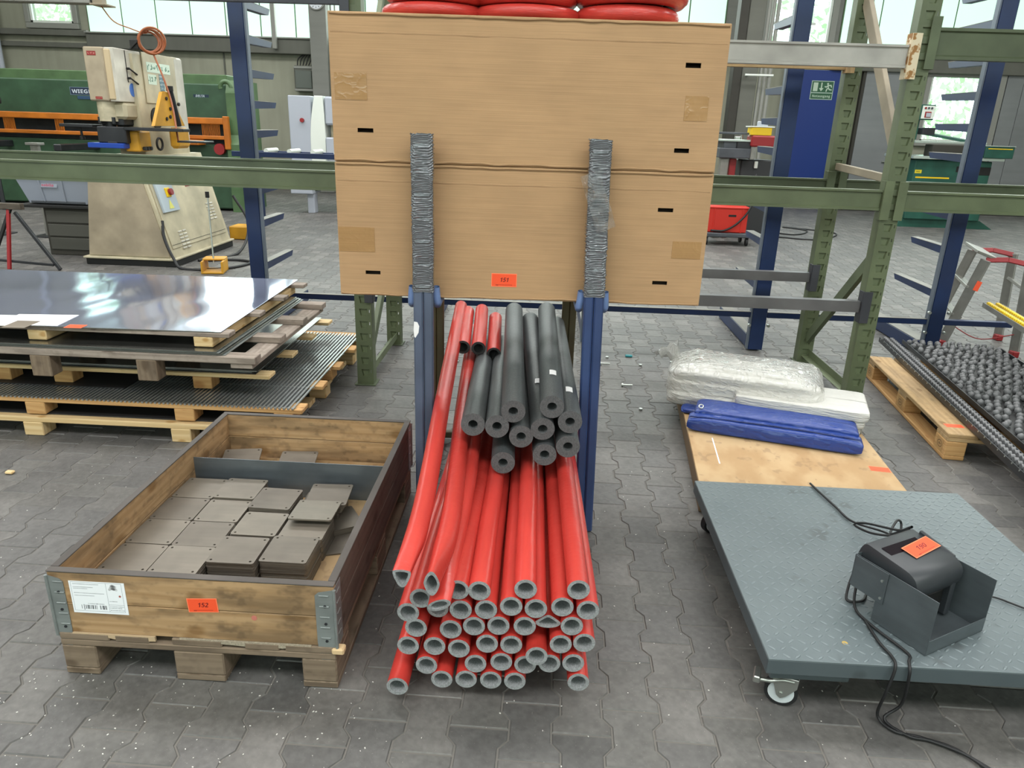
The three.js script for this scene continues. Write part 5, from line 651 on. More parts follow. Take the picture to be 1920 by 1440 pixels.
{
  // bits left on the floor: bolts, nuts, shavings
  const bolts = [[0.44, -4.83, 0], [0.5, -5.0, 1], [0.72, -4.85, 1], [1.28, -5.05, 2], [1.22, -5.02, 1], [1.42, -4.83, 1], [0.55, -4.4, 0], [0.62, -4.0, 1], [0.95, -4.95, 1], [-0.55, -4.75, 1], [-0.5, -4.9, 1]];
  bolts.forEach(([x, z, k], i) => single(k ? 'steel_nut' : 'steel_bolt', k === 2 ? cyl(0.018, 0.03, x, 0.016, z, { n: 12 }) : k ? cyl(0.011, 0.01, x, 0.006, z, { n: 6 }) : merge([cyl(0.012, 0.01, x, 0.012, z, { ax: 'x', n: 6 }), cyl(0.006, 0.06, x + 0.035, 0.012, z, { ax: 'x', n: 8 })]), M.zinc, k === 2 ? 'bright steel bushing on the pavers near the blue column' : k ? 'small loose steel nut lying on the pavers behind the pipes' : 'small loose steel bolt lying on the pavers behind the pipes', k === 2 ? 'bushing' : k ? 'nut' : 'bolt', k === 2 ? undefined : k ? 'loose nuts on the floor' : 'loose bolts on the floor'));
  single('teal_clip', bx(0.05, 0.014, 0.03, 0.66, 0.008, -5.05, 0.004), mat(0x1f7f86, 0.5), 'teal plastic clip on the pavers behind the pipes', 'clip'); single('wood_chip', bx(0.035, 0.012, 0.025, -2.35, 0.007, -2.85, 0.005), M.wNew, 'pale wood chip on the pavers in front of the sheet stack', 'wood chip');
  const n = 900, im = new THREE.InstancedMesh(bx(0.005, 0.0015, 0.003, 0, 0.0008, 0, 0), mat(0xd8d6d0, 0.7), n), m = new THREE.Matrix4(), e = new THREE.Euler(); for (let i = 0; i < n; i++) { const a = i % 3, x = a ? rr(-2.2, 1.4) : rr(-2.4, -0.4), z = a ? rr(-3.2, -1.25) : rr(-1.75, -1.2); e.set(0, rr(0, 6), 0); m.makeRotationFromEuler(e); const s = rr(0.25, 1); m.scale(V(s, s, s)); m.setPosition(x, 0, z); im.setMatrixAt(i, m); } im.name = 'floor_grit'; im.userData = { kind: 'stuff', label: 'pale metal grit scattered over the pavers', category: 'grit' }; scene.add(im);
}
// ================= MACHINES BEHIND =================
const scribble = (w, h, bg, fg, rows, s) => canvasTex(w, h, (g) => { g.fillStyle = bg; g.fillRect(0, 0, w, h); g.strokeStyle = fg; g.lineWidth = Math.max(2, h / rows / 7); const rh = h / rows; for (let r = 0; r < rows; r++) for (let x = 6; x < w - 10; x += rh * 0.62) { g.beginPath(); for (let k = 0; k < 3; k++) { g.moveTo(x + rh * 0.42 * hash(x, k, s + r), r * rh + rh * (0.2 + 0.6 * hash(x, k + 5, s))); g.lineTo(x + rh * 0.42 * hash(x, k + 9, s), r * rh + rh * (0.2 + 0.6 * hash(x, k + 3, s + r))); } g.stroke(); } });
{
  // cream ironworker; origin at the floor, front to +z, x from -0.45 to 0.45
  const t = thing('ironworker', 'cream metal-working punch machine with yellow guards and tapered cabinet', 'machine', [-4.4, 0, -8.35]);
  const zF = 0.72, zB = -0.75, prism = (pf, z0, z1) => { const g = extr(shape(pf), z0 - z1); g.translate(0, 0, z1); return uvm(g); };
  part('plinth', bx(0.98, 0.07, 1.5, 0.0, 0.035, -0.0, 0.005), M.black, t); part('base_flange', bx(1.0, 0.02, 1.56, 0, 0.08, 0, 0.004), M.cream, t);
  const cab = part('cabinet', prism([[-0.46, 0.09], [0.46, 0.09], [0.2, 1.12], [-0.32, 1.12]], zF, zB), M.cream, t);
  part('front_cover', prism([[-0.455, 0.1], [0.425, 0.1], [0.175, 1.1], [-0.315, 1.1]], zF + 0.012, zF), M.creamTan, cab);
  // sloped side: control panel and louvres follow the taper
  const ang = Math.atan2(0.26, 1.03), side = new THREE.Group(); side.name = 'side_door'; side.position.set(0.33, 0.605, 0); side.rotation.set(0, Math.PI / 2, 0); t.add(side); const sd = new THREE.Group(); sd.name = 'door_face'; sd.rotation.x = -ang; side.add(sd);
  part('door_skin', bx(1.36, 0.92, 0.012, 0.0, 0.02, 0.006, 0.004), M.cream, sd); const cp = part('control_panel', bx(0.34, 0.44, 0.03, -0.46, 0.16, 0.025, 0.004), mat(0xaebbc4, 0.4), sd); part('isolator', [bx(0.09, 0.1, 0.02, -0.44, 0.14, 0.045, 0.006)], M.yellow, sd); part('red_switch', cyl(0.035, 0.05, -0.42, 0.14, 0.06, { ax: 'z', n: 16 }), M.redPaint, sd); part('warning_triangle', (() => { const g = extr(shape([[-0.05, 0], [0.05, 0], [0, 0.1]]), 0.003); g.translate(-0.46, -0.03, 0.042); return g; })(), mat(0xd8d870, 0.5), sd); part('push_buttons', [cyl(0.015, 0.02, -0.5, 0.32, 0.045, { ax: 'z', n: 10 }), cyl(0.015, 0.02, -0.45, 0.33, 0.045, { ax: 'z', n: 10 }), cyl(0.015, 0.02, -0.4, 0.34, 0.045, { ax: 'z', n: 10 })].reduce((a, g) => (a.push(g), a), []), M.black, sd); part('red_plate', bx(0.1, 0.1, 0.004, 0.1, 0.22, 0.014, 0), M.redPaint, sd);
  for (const [x, y] of [[-0.43, -0.28], [0.42, -0.06], [0.32, 0.4]]) for (let c = 0; c < 2; c++) for (let i = 0; i < (y > 0.3 ? 3 : 6); i++) { const g = bx(0.075, 0.018, 0.02, x + c * 0.1, y - i * 0.036, 0.012, 0.004); part('louvre', g, M.creamWhite, sd); }
  part('door_seam', bx(1.36, 0.004, 0.003, 0, -0.4, 0.0135, 0), M.colDark, sd);
  // neck and head
  part('neck', prism([[-0.13, 1.05], [0.14, 1.05], [0.13, 2.12], [-0.12, 2.12]], 0.42, -0.6), M.cream, t); part('rear_cover', bx(0.3, 0.95, 0.22, 0.0, 1.68, -0.52, 0.02), M.creamWhite, t); part('hollow', cyl(0.11, 0.02, 0.138, 1.5, 0.1, { ax: 'x', n: 24 }), M.black, t);
  const hd = part('head', bx(0.2, 0.5, 0.5, -0.1, 1.9, 0.47, 0.012), M.creamTan, t); part('head_cover', bx(0.1, 0.5, 0.5, 0.05, 1.9, 0.45, 0.006), M.creamWhite, t); part('head_bevel', bx(0.09, 0.49, 0.1, 0.03, 1.9, 0.66, 0.02), mat(0xc3b08e, 0.5), t); part('side_plate', bx(0.012, 0.5, 0.75, 0.142, 1.9, -0.12, 0.003), M.cream, t);
  part('ram_holder', [bx(0.3, 0.17, 0.44, -0.04, 1.565, 0.42, 0.03), cyl(0.1, 0.2, -0.09, 1.56, 0.6, { n: 20 })], M.cream, t); part('punch_tool', [cyl(0.05, 0.12, -0.1, 1.45, 0.58, { n: 16 }), bx(0.24, 0.07, 0.2, -0.06, 1.455, 0.52, 0.01), cyl(0.02, 0.06, -0.16, 1.47, 0.66, { n: 10 }), cyl(0.02, 0.06, -0.02, 1.47, 0.66, { n: 10 })], M.darkSteel, t); part('die_block', [bx(0.3, 0.16, 0.3, -0.04, 1.33, 0.55, 0.01), bx(0.1, 0.05, 0.31, -0.04, 1.24, 0.55, 0.005)], M.darkSteel, t);
  part('work_table', [bx(0.62, 0.03, 0.16, 0.4, 1.395, 0.62, 0.004), bx(0.35, 0.03, 0.2, -0.4, 1.41, 0.6, 0.004), bx(0.3, 0.02, 0.25, 0.55, 1.27, 0.1, 0.004)], M.darkSteel, t); part('table_knob', [cyl(0.012, 0.1, -0.4, 1.34, 0.62, { n: 8 }), cyl(0.025, 0.03, -0.4, 1.29, 0.62, { n: 8 })], M.black, t);
  for (const [pts, z] of [[[[0.66, 1.43], [0.18, 1.43], [0.3, 1.76], [0.42, 1.76]], 0], [[[0.15, 1.43], [-0.1, 1.43], [0.17, 1.76], [0.27, 1.77]], 0.05]]) { const g = extr(shape(pts), 0.03, 0.003); g.rotateY(-Math.PI / 2); g.scale(1, 1, 1); g.translate(0.4 - z, 0, 0); part('guard_plate', uvm(g), M.guard, t); } part('guard_cylinder', rod([0.42, 1.43, 0.17], [0.42, 1.82, 0.29], 0.025, 12), M.darkSteel, t); part('guard_knob', [cyl(0.035, 0.05, 0.42, 1.8, 0.29, { n: 12 })], M.black, t); for (const [y, z] of [[1.7, 0.36], [1.6, 0.3], [1.5, 0.4], [1.65, 0.1], [1.52, 0.32]]) part('bolt', cyl(0.018, 0.02, 0.405, y, z, { ax: 'x', n: 8 }), M.black, t);
  part('lower_bracket', bx(0.16, 0.2, 0.24, 0.12, 1.27, 0.5, 0.012), M.guard, t); part('rear_bracket', bx(0.1, 0.22, 0.3, 0.3, 1.3, -0.05, 0.03), M.guard, t); part('hand_wheel', (() => { const g = new THREE.TorusGeometry(0.06, 0.012, 8, 24); g.rotateY(Math.PI / 2); g.translate(0.22, 1.24, 0.25); return g.toNonIndexed(); })(), M.black, t); part('hex_bolt', [0, 1, 2].map((i) => cyl(0.02, 0.04, 0.21, 1.2, 0.56 - 0.06 * i, { ax: 'x', n: 8 })), M.darkSteel, t); part('blue_bin', bx(0.38, 0.05, 0.22, -0.1, 1.225, 0.62, 0.006), mat(0x15409c, 0.45), t);
  const pl = (name, w, h, bg, fg, rows, s, y, z) => decalMesh(name, w, h, scribble(256, Math.round(256 * h / w), bg, fg, rows, s), t, [0.1495, y, z], [0, Math.PI / 2, 0], 0.5, 0.002);
  pl('name_panel', 0.5, 0.1, '#cfe0d0', '#4d7a62', 1, 5, 2.01, -0.06); pl('name_panel', 0.17, 0.1, '#cfe0d0', '#4d7a62', 1, 8, 1.89, 0.1); pl('rating_plate', 0.1, 0.2, '#5d7c88', '#cfd8d8', 5, 11, 1.85, -0.1); decalMesh('red_plate', 0.09, 0.04, scribble(64, 32, '#8c2f2c', '#b87a70', 1, 3), t, [-0.115, 2.09, 0.7215], [0, 0, 0], 0.5, 0.002); decalMesh('red_plate', 0.07, 0.025, scribble(64, 24, '#8c2f2c', '#b87a70', 1, 4), t, [-0.1, 1.68, 0.7215], [0, 0, 0], 0.5, 0.002);
  const ov = new THREE.Shape(); ov.absellipse(0, 0, 0.055, 0.065, 0, Math.PI * 2); const og = extr(ov, 0.002, 0, 1, 12); og.rotateY(Math.PI / 2); og.translate(0.101, 1.77, 0.44); part('blue_sticker', og, mat(0x3f73c9, 0.4), t); part('slot', bx(0.003, 0.3, 0.012, 0.1015, 1.99, 0.5, 0), M.colDark, t); for (const y of [1.97, 1.88]) part('clamp_lever', [rod([0.1, y, 0.5], [0.13, y, 0.5], 0.012), rod([0.13, y, 0.5], [0.14, y - 0.05, 0.38], 0.008)], M.black, t);
  single('machine_cable', merge([tube([[-4.03, 0.48, -7.66], [-4.0, 0.3, -7.6], [-3.9, 0.1, -7.55], [-3.8, 0.012, -7.5], [-3.5, 0.012, -7.5], [-3.3, 0.012, -7.7], [-3.25, 0.012, -8.0], [-3.5, 0.012, -8.1], [-3.85, 0.012, -8.0], [-3.6, 0.02, -8.5], [-3.65, 0.3, -9.0], [-3.85, 0.62, -9.1]], 0.016, 120, 8)]), M.rubber, 'black cable coiling over the floor beside the cream machine', 'cable');
  const pd = thing('foot_pedal', 'yellow foot pedal with a thin rod handle in front of the cream machine', 'pedal', [-3.42, 0, -7.45], 0.2); part('housing', [bx(0.22, 0.02, 0.26, 0, 0.012, 0, 0.004), bx(0.02, 0.12, 0.26, -0.1, 0.07, 0, 0.006), bx(0.02, 0.12, 0.26, 0.1, 0.07, 0, 0.006), bx(0.22, 0.02, 0.16, 0, 0.135, -0.05, 0.006)], M.guard, pd); part('rod', rod([0, 0.1, 0.02], [-0.02, 0.76, -0.1], 0.008), M.zinc, pd); part('grip', cyl(0.02, 0.06, -0.022, 0.78, -0.1, { n: 10 }), M.black, pd);
  single('orange_steel_block', bx(0.36, 0.17, 0.3, -3.98, 0.086, -9.75, 0.01), M.guard, 'yellow-orange steel block on the floor behind the blue column', 'block');
}
{
  // green plate shear
  const t = thing('plate_shear', 'long green plate shear with orange finger guard along the wall', 'machine', [0, 0, -12.6]), X0s = -11.5, X1s = -5.3;
  const prof = [[-1.2, 0], [0, 0], [0.02, 1.05], [-0.1, 1.2], [-0.12, 1.5], [-0.05, 1.52], [-0.02, 2.02], [-0.2, 2.18], [-1.2, 2.18]], g = extr(shape(prof), X1s - X0s); g.rotateY(Math.PI / 2); g.scale(1, 1, 1);
  // front panels
  part('lower_bed', bx(X1s - X0s, 1.05, 0.9, (X0s + X1s) / 2, 0.56, -0.45, 0.02), M.shear, t); part('upper_beam', bx(X1s - X0s, 0.55, 0.5, (X0s + X1s) / 2, 1.76, -0.3, 0.02), M.shear, t); part('top_cover', (() => { const q = bx(X1s - X0s, 0.16, 0.5, (X0s + X1s) / 2, 2.1, -0.36, 0.01); return q; })(), M.shearLight, t); part('throat', bx(X1s - X0s, 0.4, 0.2, (X0s + X1s) / 2, 1.28, -0.5, 0.01), M.darkSteel, t);
  part('side_frame', (() => { const q = extr(shape([[-0.2, 0.0], [0.12, 0.0], [0.12, 1.1], [0.0, 1.25], [0.0, 1.9], [-0.1, 2.1], [-0.9, 2.1], [-0.9, 0]]), 0.2); q.rotateY(-Math.PI / 2); q.translate(X1s + 0.2, 0, 0); const p = q.attributes.position; q.computeVertexNormals(); return uvm(q); })(), M.shearLight, t); part('side_hook', (() => { const q = new THREE.TorusGeometry(0.09, 0.035, 8, 16, 3.4); q.translate(X1s + 0.05, 1.98, 0.08); return q.toNonIndexed(); })(), M.shearLight, t);
  part('guard_bar', bx(X1s - X0s, 0.1, 0.05, (X0s + X1s) / 2, 1.46, 0.06, 0.01), M.orange, t); part('guard_lower_bar', bx(X1s - X0s, 0.06, 0.05, (X0s + X1s) / 2, 1.2, 0.06, 0.008), M.orange, t);
  for (const [x, n, w] of [[-8.99, 9, 0.022], [-8.13, 7, 0.022], [-5.56, 13, 0.024], [-7.2, 8, 0.022], [-9.8, 8, 0.022]]) for (let i = 0; i < n; i++) part('guard_slat', bx(0.009, 0.22, 0.02, x + (i - n / 2) * w, 1.31, 0.06, 0.002), M.orange, t);
  part('guard_end', bx(0.09, 0.52, 0.08, X1s + 0.02, 1.28, 0.12, 0.01), M.orange, t); part('orange_bracket', bx(0.5, 0.08, 0.3, -5.95, 1.12, 0.16, 0.01), M.orange, t);
  const w1 = canvasTex(256, 80, (c) => { c.fillStyle = '#5c7080'; c.fillRect(0, 0, 256, 80); c.fillStyle = '#16263c'; c.fillRect(6, 6, 244, 68); c.fillStyle = '#c9d2da'; c.font = 'bold 52px sans-serif'; c.fillText('WIEGER', 16, 60); }), w2 = canvasTex(192, 48, (c) => { c.fillStyle = '#3f6a48'; c.fillRect(0, 0, 192, 48); c.fillStyle = '#142a3c'; c.fillRect(0, 4, 192, 40); c.fillStyle = '#b9c6cc'; c.font = 'italic bold 38px sans-serif'; c.fillText('DELTA', 24, 38); });
  decalMesh('name_plate', 0.52, 0.125, w1, t, [-7.68, 1.86, -0.048]); decalMesh('name_plate', 0.26, 0.06, w2, t, [-5.73, 1.845, -0.048]); part('blue_bar', bx(0.45, 0.05, 0.006, -7.6, 1.76, -0.046, 0.002), mat(0x2f4a66, 0.4), t);
  part('red_knob', cyl(0.09, 0.08, -5.45, 1.02, 0.06, { ax: 'z', n: 16 }), M.redPaint, t); for (const x of [-9.1, -7.6]) part('support_arm', bx(0.12, 0.1, 1.1, x, 1.0, 0.5, 0.01), M.darkSteel, t); part('levelling_foot', [bx(0.35, 0.05, 0.3, -5.5, 0.026, -0.3, 0.01), bx(0.3, 0.05, 0.3, -10.9, 0.026, -0.3, 0.01)], M.black, t);
  const cb = thing('control_pendant', 'dark green control box with white sheet hanging in front of the green shear', 'control box', [-8.75, 1.72, -11.7], 0.5); part('body', bx(0.2, 0.42, 0.24, 0, 0, 0, 0.02), mat(0x0d2722, 0.5), cb); part('paper', bx(0.004, 0.34, 0.2, -0.101, 0, 0, 0), M.paper, cb); part('knob', cyl(0.05, 0.1, 0.18, -0.05, 0.0, { ax: 'x', n: 12 }), M.black, cb); part('stand', bx(0.06, 1.52, 0.06, 0, -0.96, 0, 0.005), M.darkSteel, cb);
  for (const [x, y, z, l] of [[-6.4, 1.13, -9.3, 0.95], [-7.1, 1.0, -9.3, 0.8]]) { const s = thing('support_stand', l > 0.9 ? 'grey box-section support stand in front of the green shear' : 'pale grey support stand at the frame edge before the green shear', 'stand', [x, 0, z]); part('post', bx(0.1, y, 0.06, 0, y / 2, 0, 0.005), M.alu, s); part('head', bx(0.16, 0.03, 0.14, 0, y + 0.015, 0, 0.004), M.alu, s); part('foot', bx(0.3, 0.015, 0.3, 0, 0.008, 0, 0.003), M.darkSteel, s); }
}
{
  // grey tub on the dark drawer cabinet, saw horse
  const c = thing('drawer_cabinet', 'dark steel drawer cabinet under the grey tub', 'cabinet', [-5.28, 0, -8.3]); part('body', bx(0.6, 0.52, 0.5, 0, 0.262, 0, 0.006), M.colDark, c); for (const y of [0.13, 0.28, 0.43]) part('drawer', bx(0.54, 0.13, 0.012, 0, y, 0.255, 0.004), mat(0x4a4a44, 0.6), c); part('top_plate', bx(0.9, 0.03, 0.6, -0.12, 0.54, 0, 0.004), M.black, c);
  const b = thing('grey_tub', 'grey ribbed plastic tub with red lettering on the drawer cabinet', 'tub', [-5.42, 0.567, -8.3]); const tubF = (w0, w1, d0, d1, h) => { const P = (w, d, y) => [[-w / 2, y, -d / 2], [w / 2, y, -d / 2], [w / 2, y, d / 2], [-w / 2, y, d / 2]], A = P(w0, d0, 0), B = P(w1, d1, h); return polys([[...A], ...[0, 1, 2, 3].map((i) => [A[i], A[(i + 1) % 4], B[(i + 1) % 4], B[i]])], [0, h / 2, 0]); };
  part('wall', tubF(0.66, 0.86, 0.4, 0.5, 0.3), M.tubGrey, b); part('rim', [bx(0.9, 0.03, 0.02, 0, 0.3, 0.26, 0.006), bx(0.9, 0.03, 0.02, 0, 0.3, -0.26, 0.006), bx(0.02, 0.03, 0.52, 0.445, 0.3, 0, 0.006), bx(0.02, 0.03, 0.52, -0.445, 0.3, 0, 0.006)], M.tubGrey, b); for (const x of [-0.16, 0.1]) part('rib', strut([x * 0.9, 0.02, 0.208], [x, 0.28, 0.25], 0.02, 0.02, 0.004), M.tubGrey, b); part('base_rim', bx(0.62, 0.03, 0.42, 0, 0.012, 0, 0.006), M.sawGrey, b);
  const nt = canvasTex(192, 48, (g) => { g.fillStyle = '#8f96a3'; g.fillRect(0, 0, 192, 48); g.fillStyle = '#b02a48'; g.font = 'bold 40px sans-serif'; g.fillText('nobilia', 22, 38); }); decalMesh('lettering', 0.2, 0.05, nt, b, [-0.06, 0.2, 0.238], [-0.165, 0, 0], 0.6, 0.001);
  const s = thing('saw_horse', 'folding trestle with dark red legs beside the drawer cabinet', 'trestle', [-5.42, 0, -7.3]); part('beam', bx(0.7, 0.06, 0.06, -0.2, 0.62, 0, 0.004), M.wDark, s); part('leg', strut([-0.2, 0.01, 0.15], [0.02, 0.6, 0], 0.03, 0.03), M.black, s); part('leg', strut([0.02, 0.01, 0.18], [0.0, 0.6, 0], 0.03, 0.03), M.redPaint, s); part('leg', strut([0.5, 0.01, 0.1], [0.06, 0.56, 0], 0.03, 0.03), M.darkSteel, s); part('cross_bar', strut([-0.2, 0.1, 0.14], [0.45, 0.06, 0.12], 0.025, 0.025), M.darkSteel, s);
}
{
  // blue roller conveyor and the grey machining centre
  const t = thing('roller_conveyor', 'blue roller conveyor with white rollers in front of the grey machine', 'conveyor', [-3.1, 0, -10.5]); for (const z of [0, -0.45]) part('side_beam', bx(2.6, 0.07, 0.04, 0, 1.055, z, 0.004), M.blue, t); for (let i = 0; i < 8; i++) part('roller', cyl(0.033, 0.42, -1.15 + 0.33 * i, 1.105, -0.225, { ax: 'z', n: 16 }), M.machWhite, t); for (const x of [-1.1, 1.1]) for (const z of [0, -0.45]) part('leg', bx(0.06, 1.03, 0.06, x, 0.515, z, 0.004), M.blue, t);
  const m = thing('machining_centre', 'pale grey machine with curved white front beside the cardboard boxes', 'machine', [-3.95, 0, -12.9]); part('cabinet', bx(0.38, 1.55, 0.6, -0.2, 1.13, -0.2, 0.012), M.machGrey, m); part('pedestal', bx(0.38, 0.3, 0.5, -0.2, 0.48, 0.0, 0.01), M.machGrey, m); part('foot', bx(0.12, 0.36, 0.2, -0.08, 0.18, 0.05, 0.008), M.machGrey, m); part('foot', bx(0.12, 0.36, 0.2, 1.4, 0.18, 0.05, 0.008), M.machGrey, m);
  part('curved_front', (() => { const s = new THREE.Shape(); s.moveTo(0, 0.42); s.quadraticCurveTo(-0.14, 1.2, 0.04, 1.9); s.lineTo(0.16, 1.9); s.quadraticCurveTo(0.2, 1.2, 0.16, 0.42); const g = extr(s, 0.5, 0.01, 2, 14); g.translate(0.03, 0, -0.4); return g; })(), M.machWhite, m); part('upper_hood', bx(0.5, 0.45, 0.6, 0.47, 1.68, -0.2, 0.03), M.machGrey, m); part('hood_edge', bx(0.12, 0.44, 0.62, 0.5, 1.69, -0.19, 0.04), M.machWhite, m); part('spindle_rods', [0.28, 0.36, 0.46, 0.56].map((x) => cyl(0.022, 0.4, x, 1.28, -0.1, { n: 10 })), M.cream, m); part('dark_cavity', bx(1.4, 0.5, 0.05, 0.95, 1.25, -0.45, 0.004), M.black, m); part('table', bx(1.5, 0.6, 0.5, 0.95, 0.68, -0.2, 0.02), M.machGrey, m); part('vice', bx(0.14, 0.28, 0.2, 0.3, 1.12, 0.05, 0.02), M.machGrey, m); part('emergency_stop', [cyl(0.035, 0.05, -0.16, 1.52, 0.115, { ax: 'z', n: 14 })], M.redPaint, m);
}
{
  // red crate on a dolly, sliding saw with yellow box
  const d = thing('dolly', 'low dark dolly under the red crate', 'dolly', [2.66, 0, -10.98]); part('deck', bx(0.72, 0.06, 0.5, 0.02, 0.15, 0, 0.01), M.sawGrey, d); for (const [x, z] of [[-0.28, 0.18], [0.3, 0.18], [-0.28, -0.18], [0.3, -0.18]]) part('wheel', cyl(0.055, 0.03, x, 0.056, z, { ax: 'x', n: 16 }), M.rubber, d); part('wheel_fork', [[-0.28, 0.18], [0.3, 0.18], [-0.28, -0.18], [0.3, -0.18]].map(([x, z]) => bx(0.05, 0.02, 0.05, x, 0.118, z, 0.002)), M.darkSteel, d);
  const r = thing('red_crate', 'red plastic crate with hand slot standing on the dolly', 'crate', [2.65, 0.182, -10.98]); part('wall', bx(0.56, 0.36, 0.4, 0, 0.18, 0, 0.012), M.crateRed, r); part('rim', bx(0.59, 0.03, 0.43, 0, 0.35, 0, 0.008), M.crateRed, r); part('hand_slot', bx(0.11, 0.03, 0.01, 0.06, 0.24, 0.2, 0.004), M.black, r); for (const x of [-0.2, 0.2]) part('rib', bx(0.02, 0.34, 0.02, x, 0.17, 0.2, 0.004), M.crateRed, r);
  single('crate_cable', tube([[3.0, 1.0, -10.9], [2.96, 0.6, -10.76], [2.82, 0.36, -10.745], [2.62, 0.22, -10.745], [2.42, 0.21, -10.76]], 0.014, 40, 8), M.rubber, 'thick black cable hanging over the red crate', 'cable');
  const s = thing('sliding_saw', 'grey and red saw bench beside the upper cardboard box', 'machine', [2.9, 0, -11.7]); part('table_top', bx(0.52, 0.03, 0.5, -0.1, 1.44, 0, 0.004), M.tableTop, s); part('rail', bx(0.56, 0.03, 0.04, -0.08, 1.54, 0.18, 0.006), M.sawGrey, s); part('rail_end', bx(0.06, 0.36, 0.12, 0.15, 1.36, 0.22, 0.006), M.alu, s); part('body', [bx(0.46, 0.14, 0.5, -0.1, 1.26, 0, 0.01), bx(0.24, 0.12, 0.42, -0.16, 1.37, 0, 0.008)], M.sawGrey, s); part('motor', bx(0.22, 0.13, 0.36, 0.02, 1.36, 0.06, 0.01), M.darkSteel, s); part('leg', bx(0.12, 1.18, 0.12, -0.22, 0.59, 0.1, 0.006), M.alu, s); part('red_leg', bx(0.1, 1.18, 0.1, -0.08, 0.59, 0.05, 0.006), M.redPaint, s); part('dark_cabinet', bx(0.5, 1.1, 0.4, 0.3, 0.62, -0.15, 0.02), mat(0x2f3133, 0.6), s); part('clamp', [cyl(0.02, 0.08, 0.0, 1.49, 0.1, { n: 10 }), bx(0.08, 0.04, 0.05, -0.06, 1.475, 0.1, 0.006)], M.zinc, s); part('red_hood', bx(0.4, 0.16, 0.3, 0.3, 1.44, 0.16, 0.02), M.redPaint, s); part('socket', bx(0.05, 0.1, 0.04, 0.27, 1.1, 0.08, 0.006), M.machWhite, s);
  const y = thing('yellow_case', 'yellow case with pale lid on the red saw hood', 'case', [3.13, 1.522, -11.52]); part('body', bx(0.3, 0.11, 0.22, 0, 0.055, 0, 0.008), M.yellow, y); part('lid', bx(0.36, 0.015, 0.25, 0, 0.118, 0, 0.003), M.machWhite, y); part('top_unit', [bx(0.14, 0.07, 0.1, 0.03, 0.16, 0, 0.01)], M.machGrey, y);
  const lp = thing('tube_lamp', 'pale tube lamp fixed across the dark steel column', 'lamp', [3.9, 2.57, -14.9]); part('tube', cyl(0.02, 0.52, 0, 0, 0, { ax: 'x', n: 12 }), M.machWhite, lp); part('bracket', [bx(0.03, 0.05, 0.16, -0.2, 0, -0.08, 0.003), bx(0.03, 0.05, 0.16, 0.2, 0, -0.08, 0.003)], M.alu, lp);
  single('floor_cable', tube([[3.6, 0.01, -12.6], [4.1, 0.01, -12.2], [4.5, 0.01, -12.8], [4.2, 0.01, -13.2], [4.9, 0.01, -12.6], [4.3, 0.01, -11.7], [3.6, 0.01, -11.9]], 0.012, 80, 6), M.rubber, 'black cable lying on the floor in front of the blue door', 'cable');
}
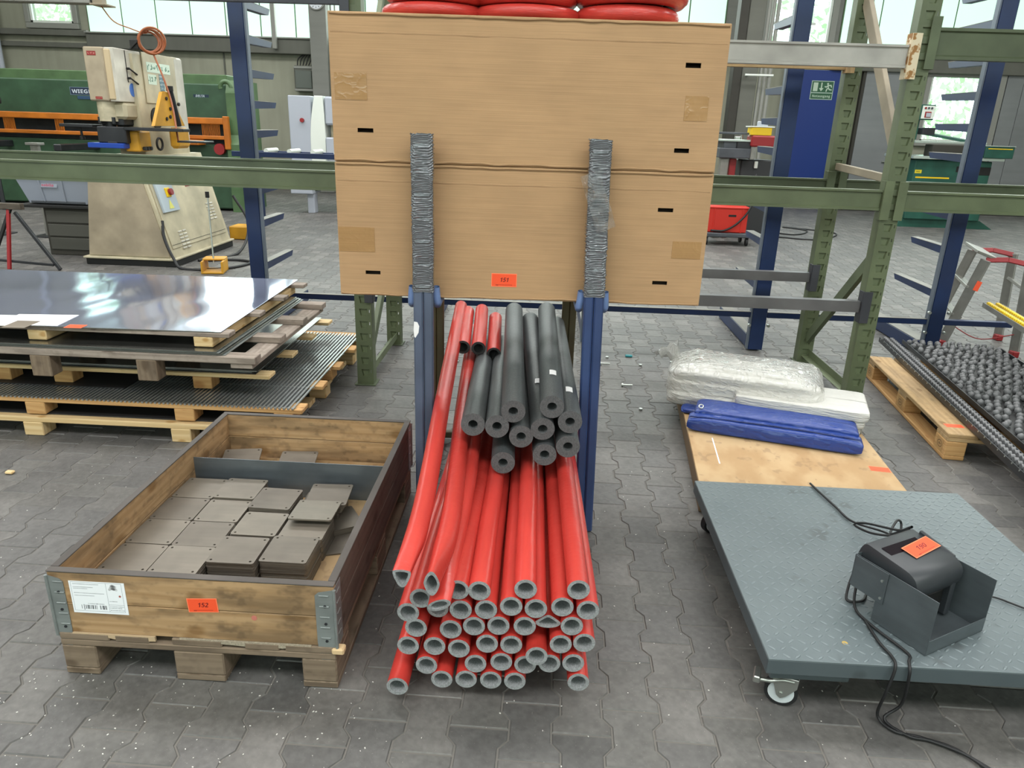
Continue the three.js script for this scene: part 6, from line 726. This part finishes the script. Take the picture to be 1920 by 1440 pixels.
{
  // green saw bench
  const t = thing('panel_saw', 'dark green saw bench with pale table below the bright window', 'machine', [7.35, 0, -14.2]); part('cabinet', bx(1.35, 1.05, 1.0, -0.02, 0.67, -0.3, 0.015), M.machGreen, t); part('base', (() => { const g = extr(shape([[-0.8, 0], [0.95, 0], [0.7, 0.15], [-0.72, 0.15]]), 1.0); g.translate(0, 0, -0.85); return uvm(g); })(), M.machGreen, t); part('table', bx(1.6, 0.05, 1.2, 0, 1.235, -0.3, 0.006), M.tableTop, t); part('fence_box', bx(0.95, 0.2, 0.3, 0.0, 1.36, 0.1, 0.01), M.colDark, t); part('side_rail', bx(0.5, 0.2, 0.25, 0.66, 1.36, 0.2, 0.008), M.machGreen, t); part('rail_top', bx(0.52, 0.012, 0.27, 0.66, 1.465, 0.2, 0.002), M.tableTop, t); part('yellow_stripe', bx(0.42, 0.014, 0.004, 0.66, 1.42, 0.328, 0), M.yellow, t); part('upper_table', bx(1.25, 0.04, 0.8, -0.15, 1.50, -0.2, 0.005), M.tableTop, t); part('arm', strut([-0.55, 1.66, -0.2], [0.2, 1.53, 0.1], 0.05, 0.05, 0.005), M.machGreen, t); part('arm_post', bx(0.1, 0.5, 0.12, -0.66, 1.78, -0.2, 0.01), M.machGreen, t); part('saw_head', bx(0.22, 0.12, 0.2, -0.48, 1.68, -0.1, 0.01), M.darkSteel, t);
  const cp = part('control_panel', bx(0.3, 0.26, 0.08, -0.57, 2.0, -0.1, 0.006), M.machGreen, t); part('panel_face', bx(0.22, 0.22, 0.01, -0.54, 2.0, -0.055, 0.002), M.machWhite, cp); for (const x of [-0.6, -0.545, -0.49]) part('push_button', cyl(0.018, 0.02, x, 2.07, -0.045, { ax: 'z', n: 12 }), x < -0.55 ? M.redPaint : M.sawGrey, cp); part('push_button', bx(0.11, 0.1, 0.01, -0.54, 1.96, -0.046, 0.002), M.redPaint, cp); part('display', bx(0.08, 0.07, 0.006, -0.535, 1.955, -0.038, 0.001), M.machGrey, cp);
  const yt = canvasTex(96, 48, (g) => { g.fillStyle = '#d8c62a'; g.fillRect(0, 0, 96, 48); g.fillStyle = '#3a3410'; g.font = 'bold 26px sans-serif'; g.fillText('Holz', 18, 33); }); decalMesh('yellow_sticker', 0.12, 0.06, yt, t, [-0.62, 0.99, 0.2015]); part('yellow_stripe', bx(0.6, 0.025, 0.004, -0.35, 0.89, 0.2, 0), M.yellow, t); part('opening', [bx(0.16, 0.1, 0.01, 0.12, 1.05, 0.199, 0.004), bx(0.2, 0.14, 0.01, 0.55, 1.03, 0.199, 0.004)], M.black, t);
  // suspended rail with hose reel cable, orange hose coil
  const l = thing('ceiling_rail', 'grey suspended rail with end bracket above the cream machine', 'rail', [-5.4, 2.6, -8]); part('housing', bx(1.65, 0.16, 0.14, -0.05, 0.06, 0, 0.006), M.machGrey, l); part('lower_lip', bx(1.65, 0.035, 0.16, -0.05, -0.015, 0, 0.004), M.alu, l); part('end_bracket', [bx(0.1, 0.12, 0.1, 0.83, 0.02, 0, 0.006), bx(0.16, 0.015, 0.2, 0.86, -0.04, 0, 0.003)], M.beige, l); for (const x of [-0.6, 0.5]) part('hanger', rod([x, 0.13, 0], [x, CEIL - 2.6 - 0.02, 0], 0.008), M.darkSteel, l);
  const h = thing('hose_coil', 'orange air hose coil hanging above the cream machine', 'hose', [-4.12, 2.24, -8.05]); for (let i = 0; i < 4; i++) part('winding', (() => { const g = new THREE.TorusGeometry(0.098 + 0.008 * i, 0.011, 8, 40); g.rotateZ(i * 0.7); g.rotateX(0.12 * i - 0.2); g.rotateY(0.35 + 0.08 * i); g.translate(0.02 * i - 0.02, 0.01 * (i % 2), 0.012 * i); return g.toNonIndexed(); })(), M.hose, h); part('hanging_end', tube([[0.02, -0.12, 0], [0.12, -0.35, 0.05], [0.2, -0.6, 0.1], [0.32, -0.95, 0.3]], 0.01, 40, 8), M.hose, h); part('reel_clamp', [bx(0.1, 0.1, 0.06, -0.15, -0.03, 0.02, 0.01), strut([-0.2, -0.08, 0.06], [-0.08, 0.02, 0.06], 0.015, 0.015)], M.black, h);
  single('suspension_cable', tube([[-4.56, 2.56, -8], [-4.45, 2.42, -8], [-4.3, 2.36, -8.02], [-4.16, 2.32, -8.05], [-4.12, 2.37, -8.05]], 0.006, 40, 6), M.hose, 'thin cable hanging from the grey rail to the orange hose coil', 'cable');
}
for (const o of scene.children) o.traverse((m) => { if (m.isMesh) { m.castShadow = true; m.receiveShadow = true; } });
renderer.render(scene, camera);
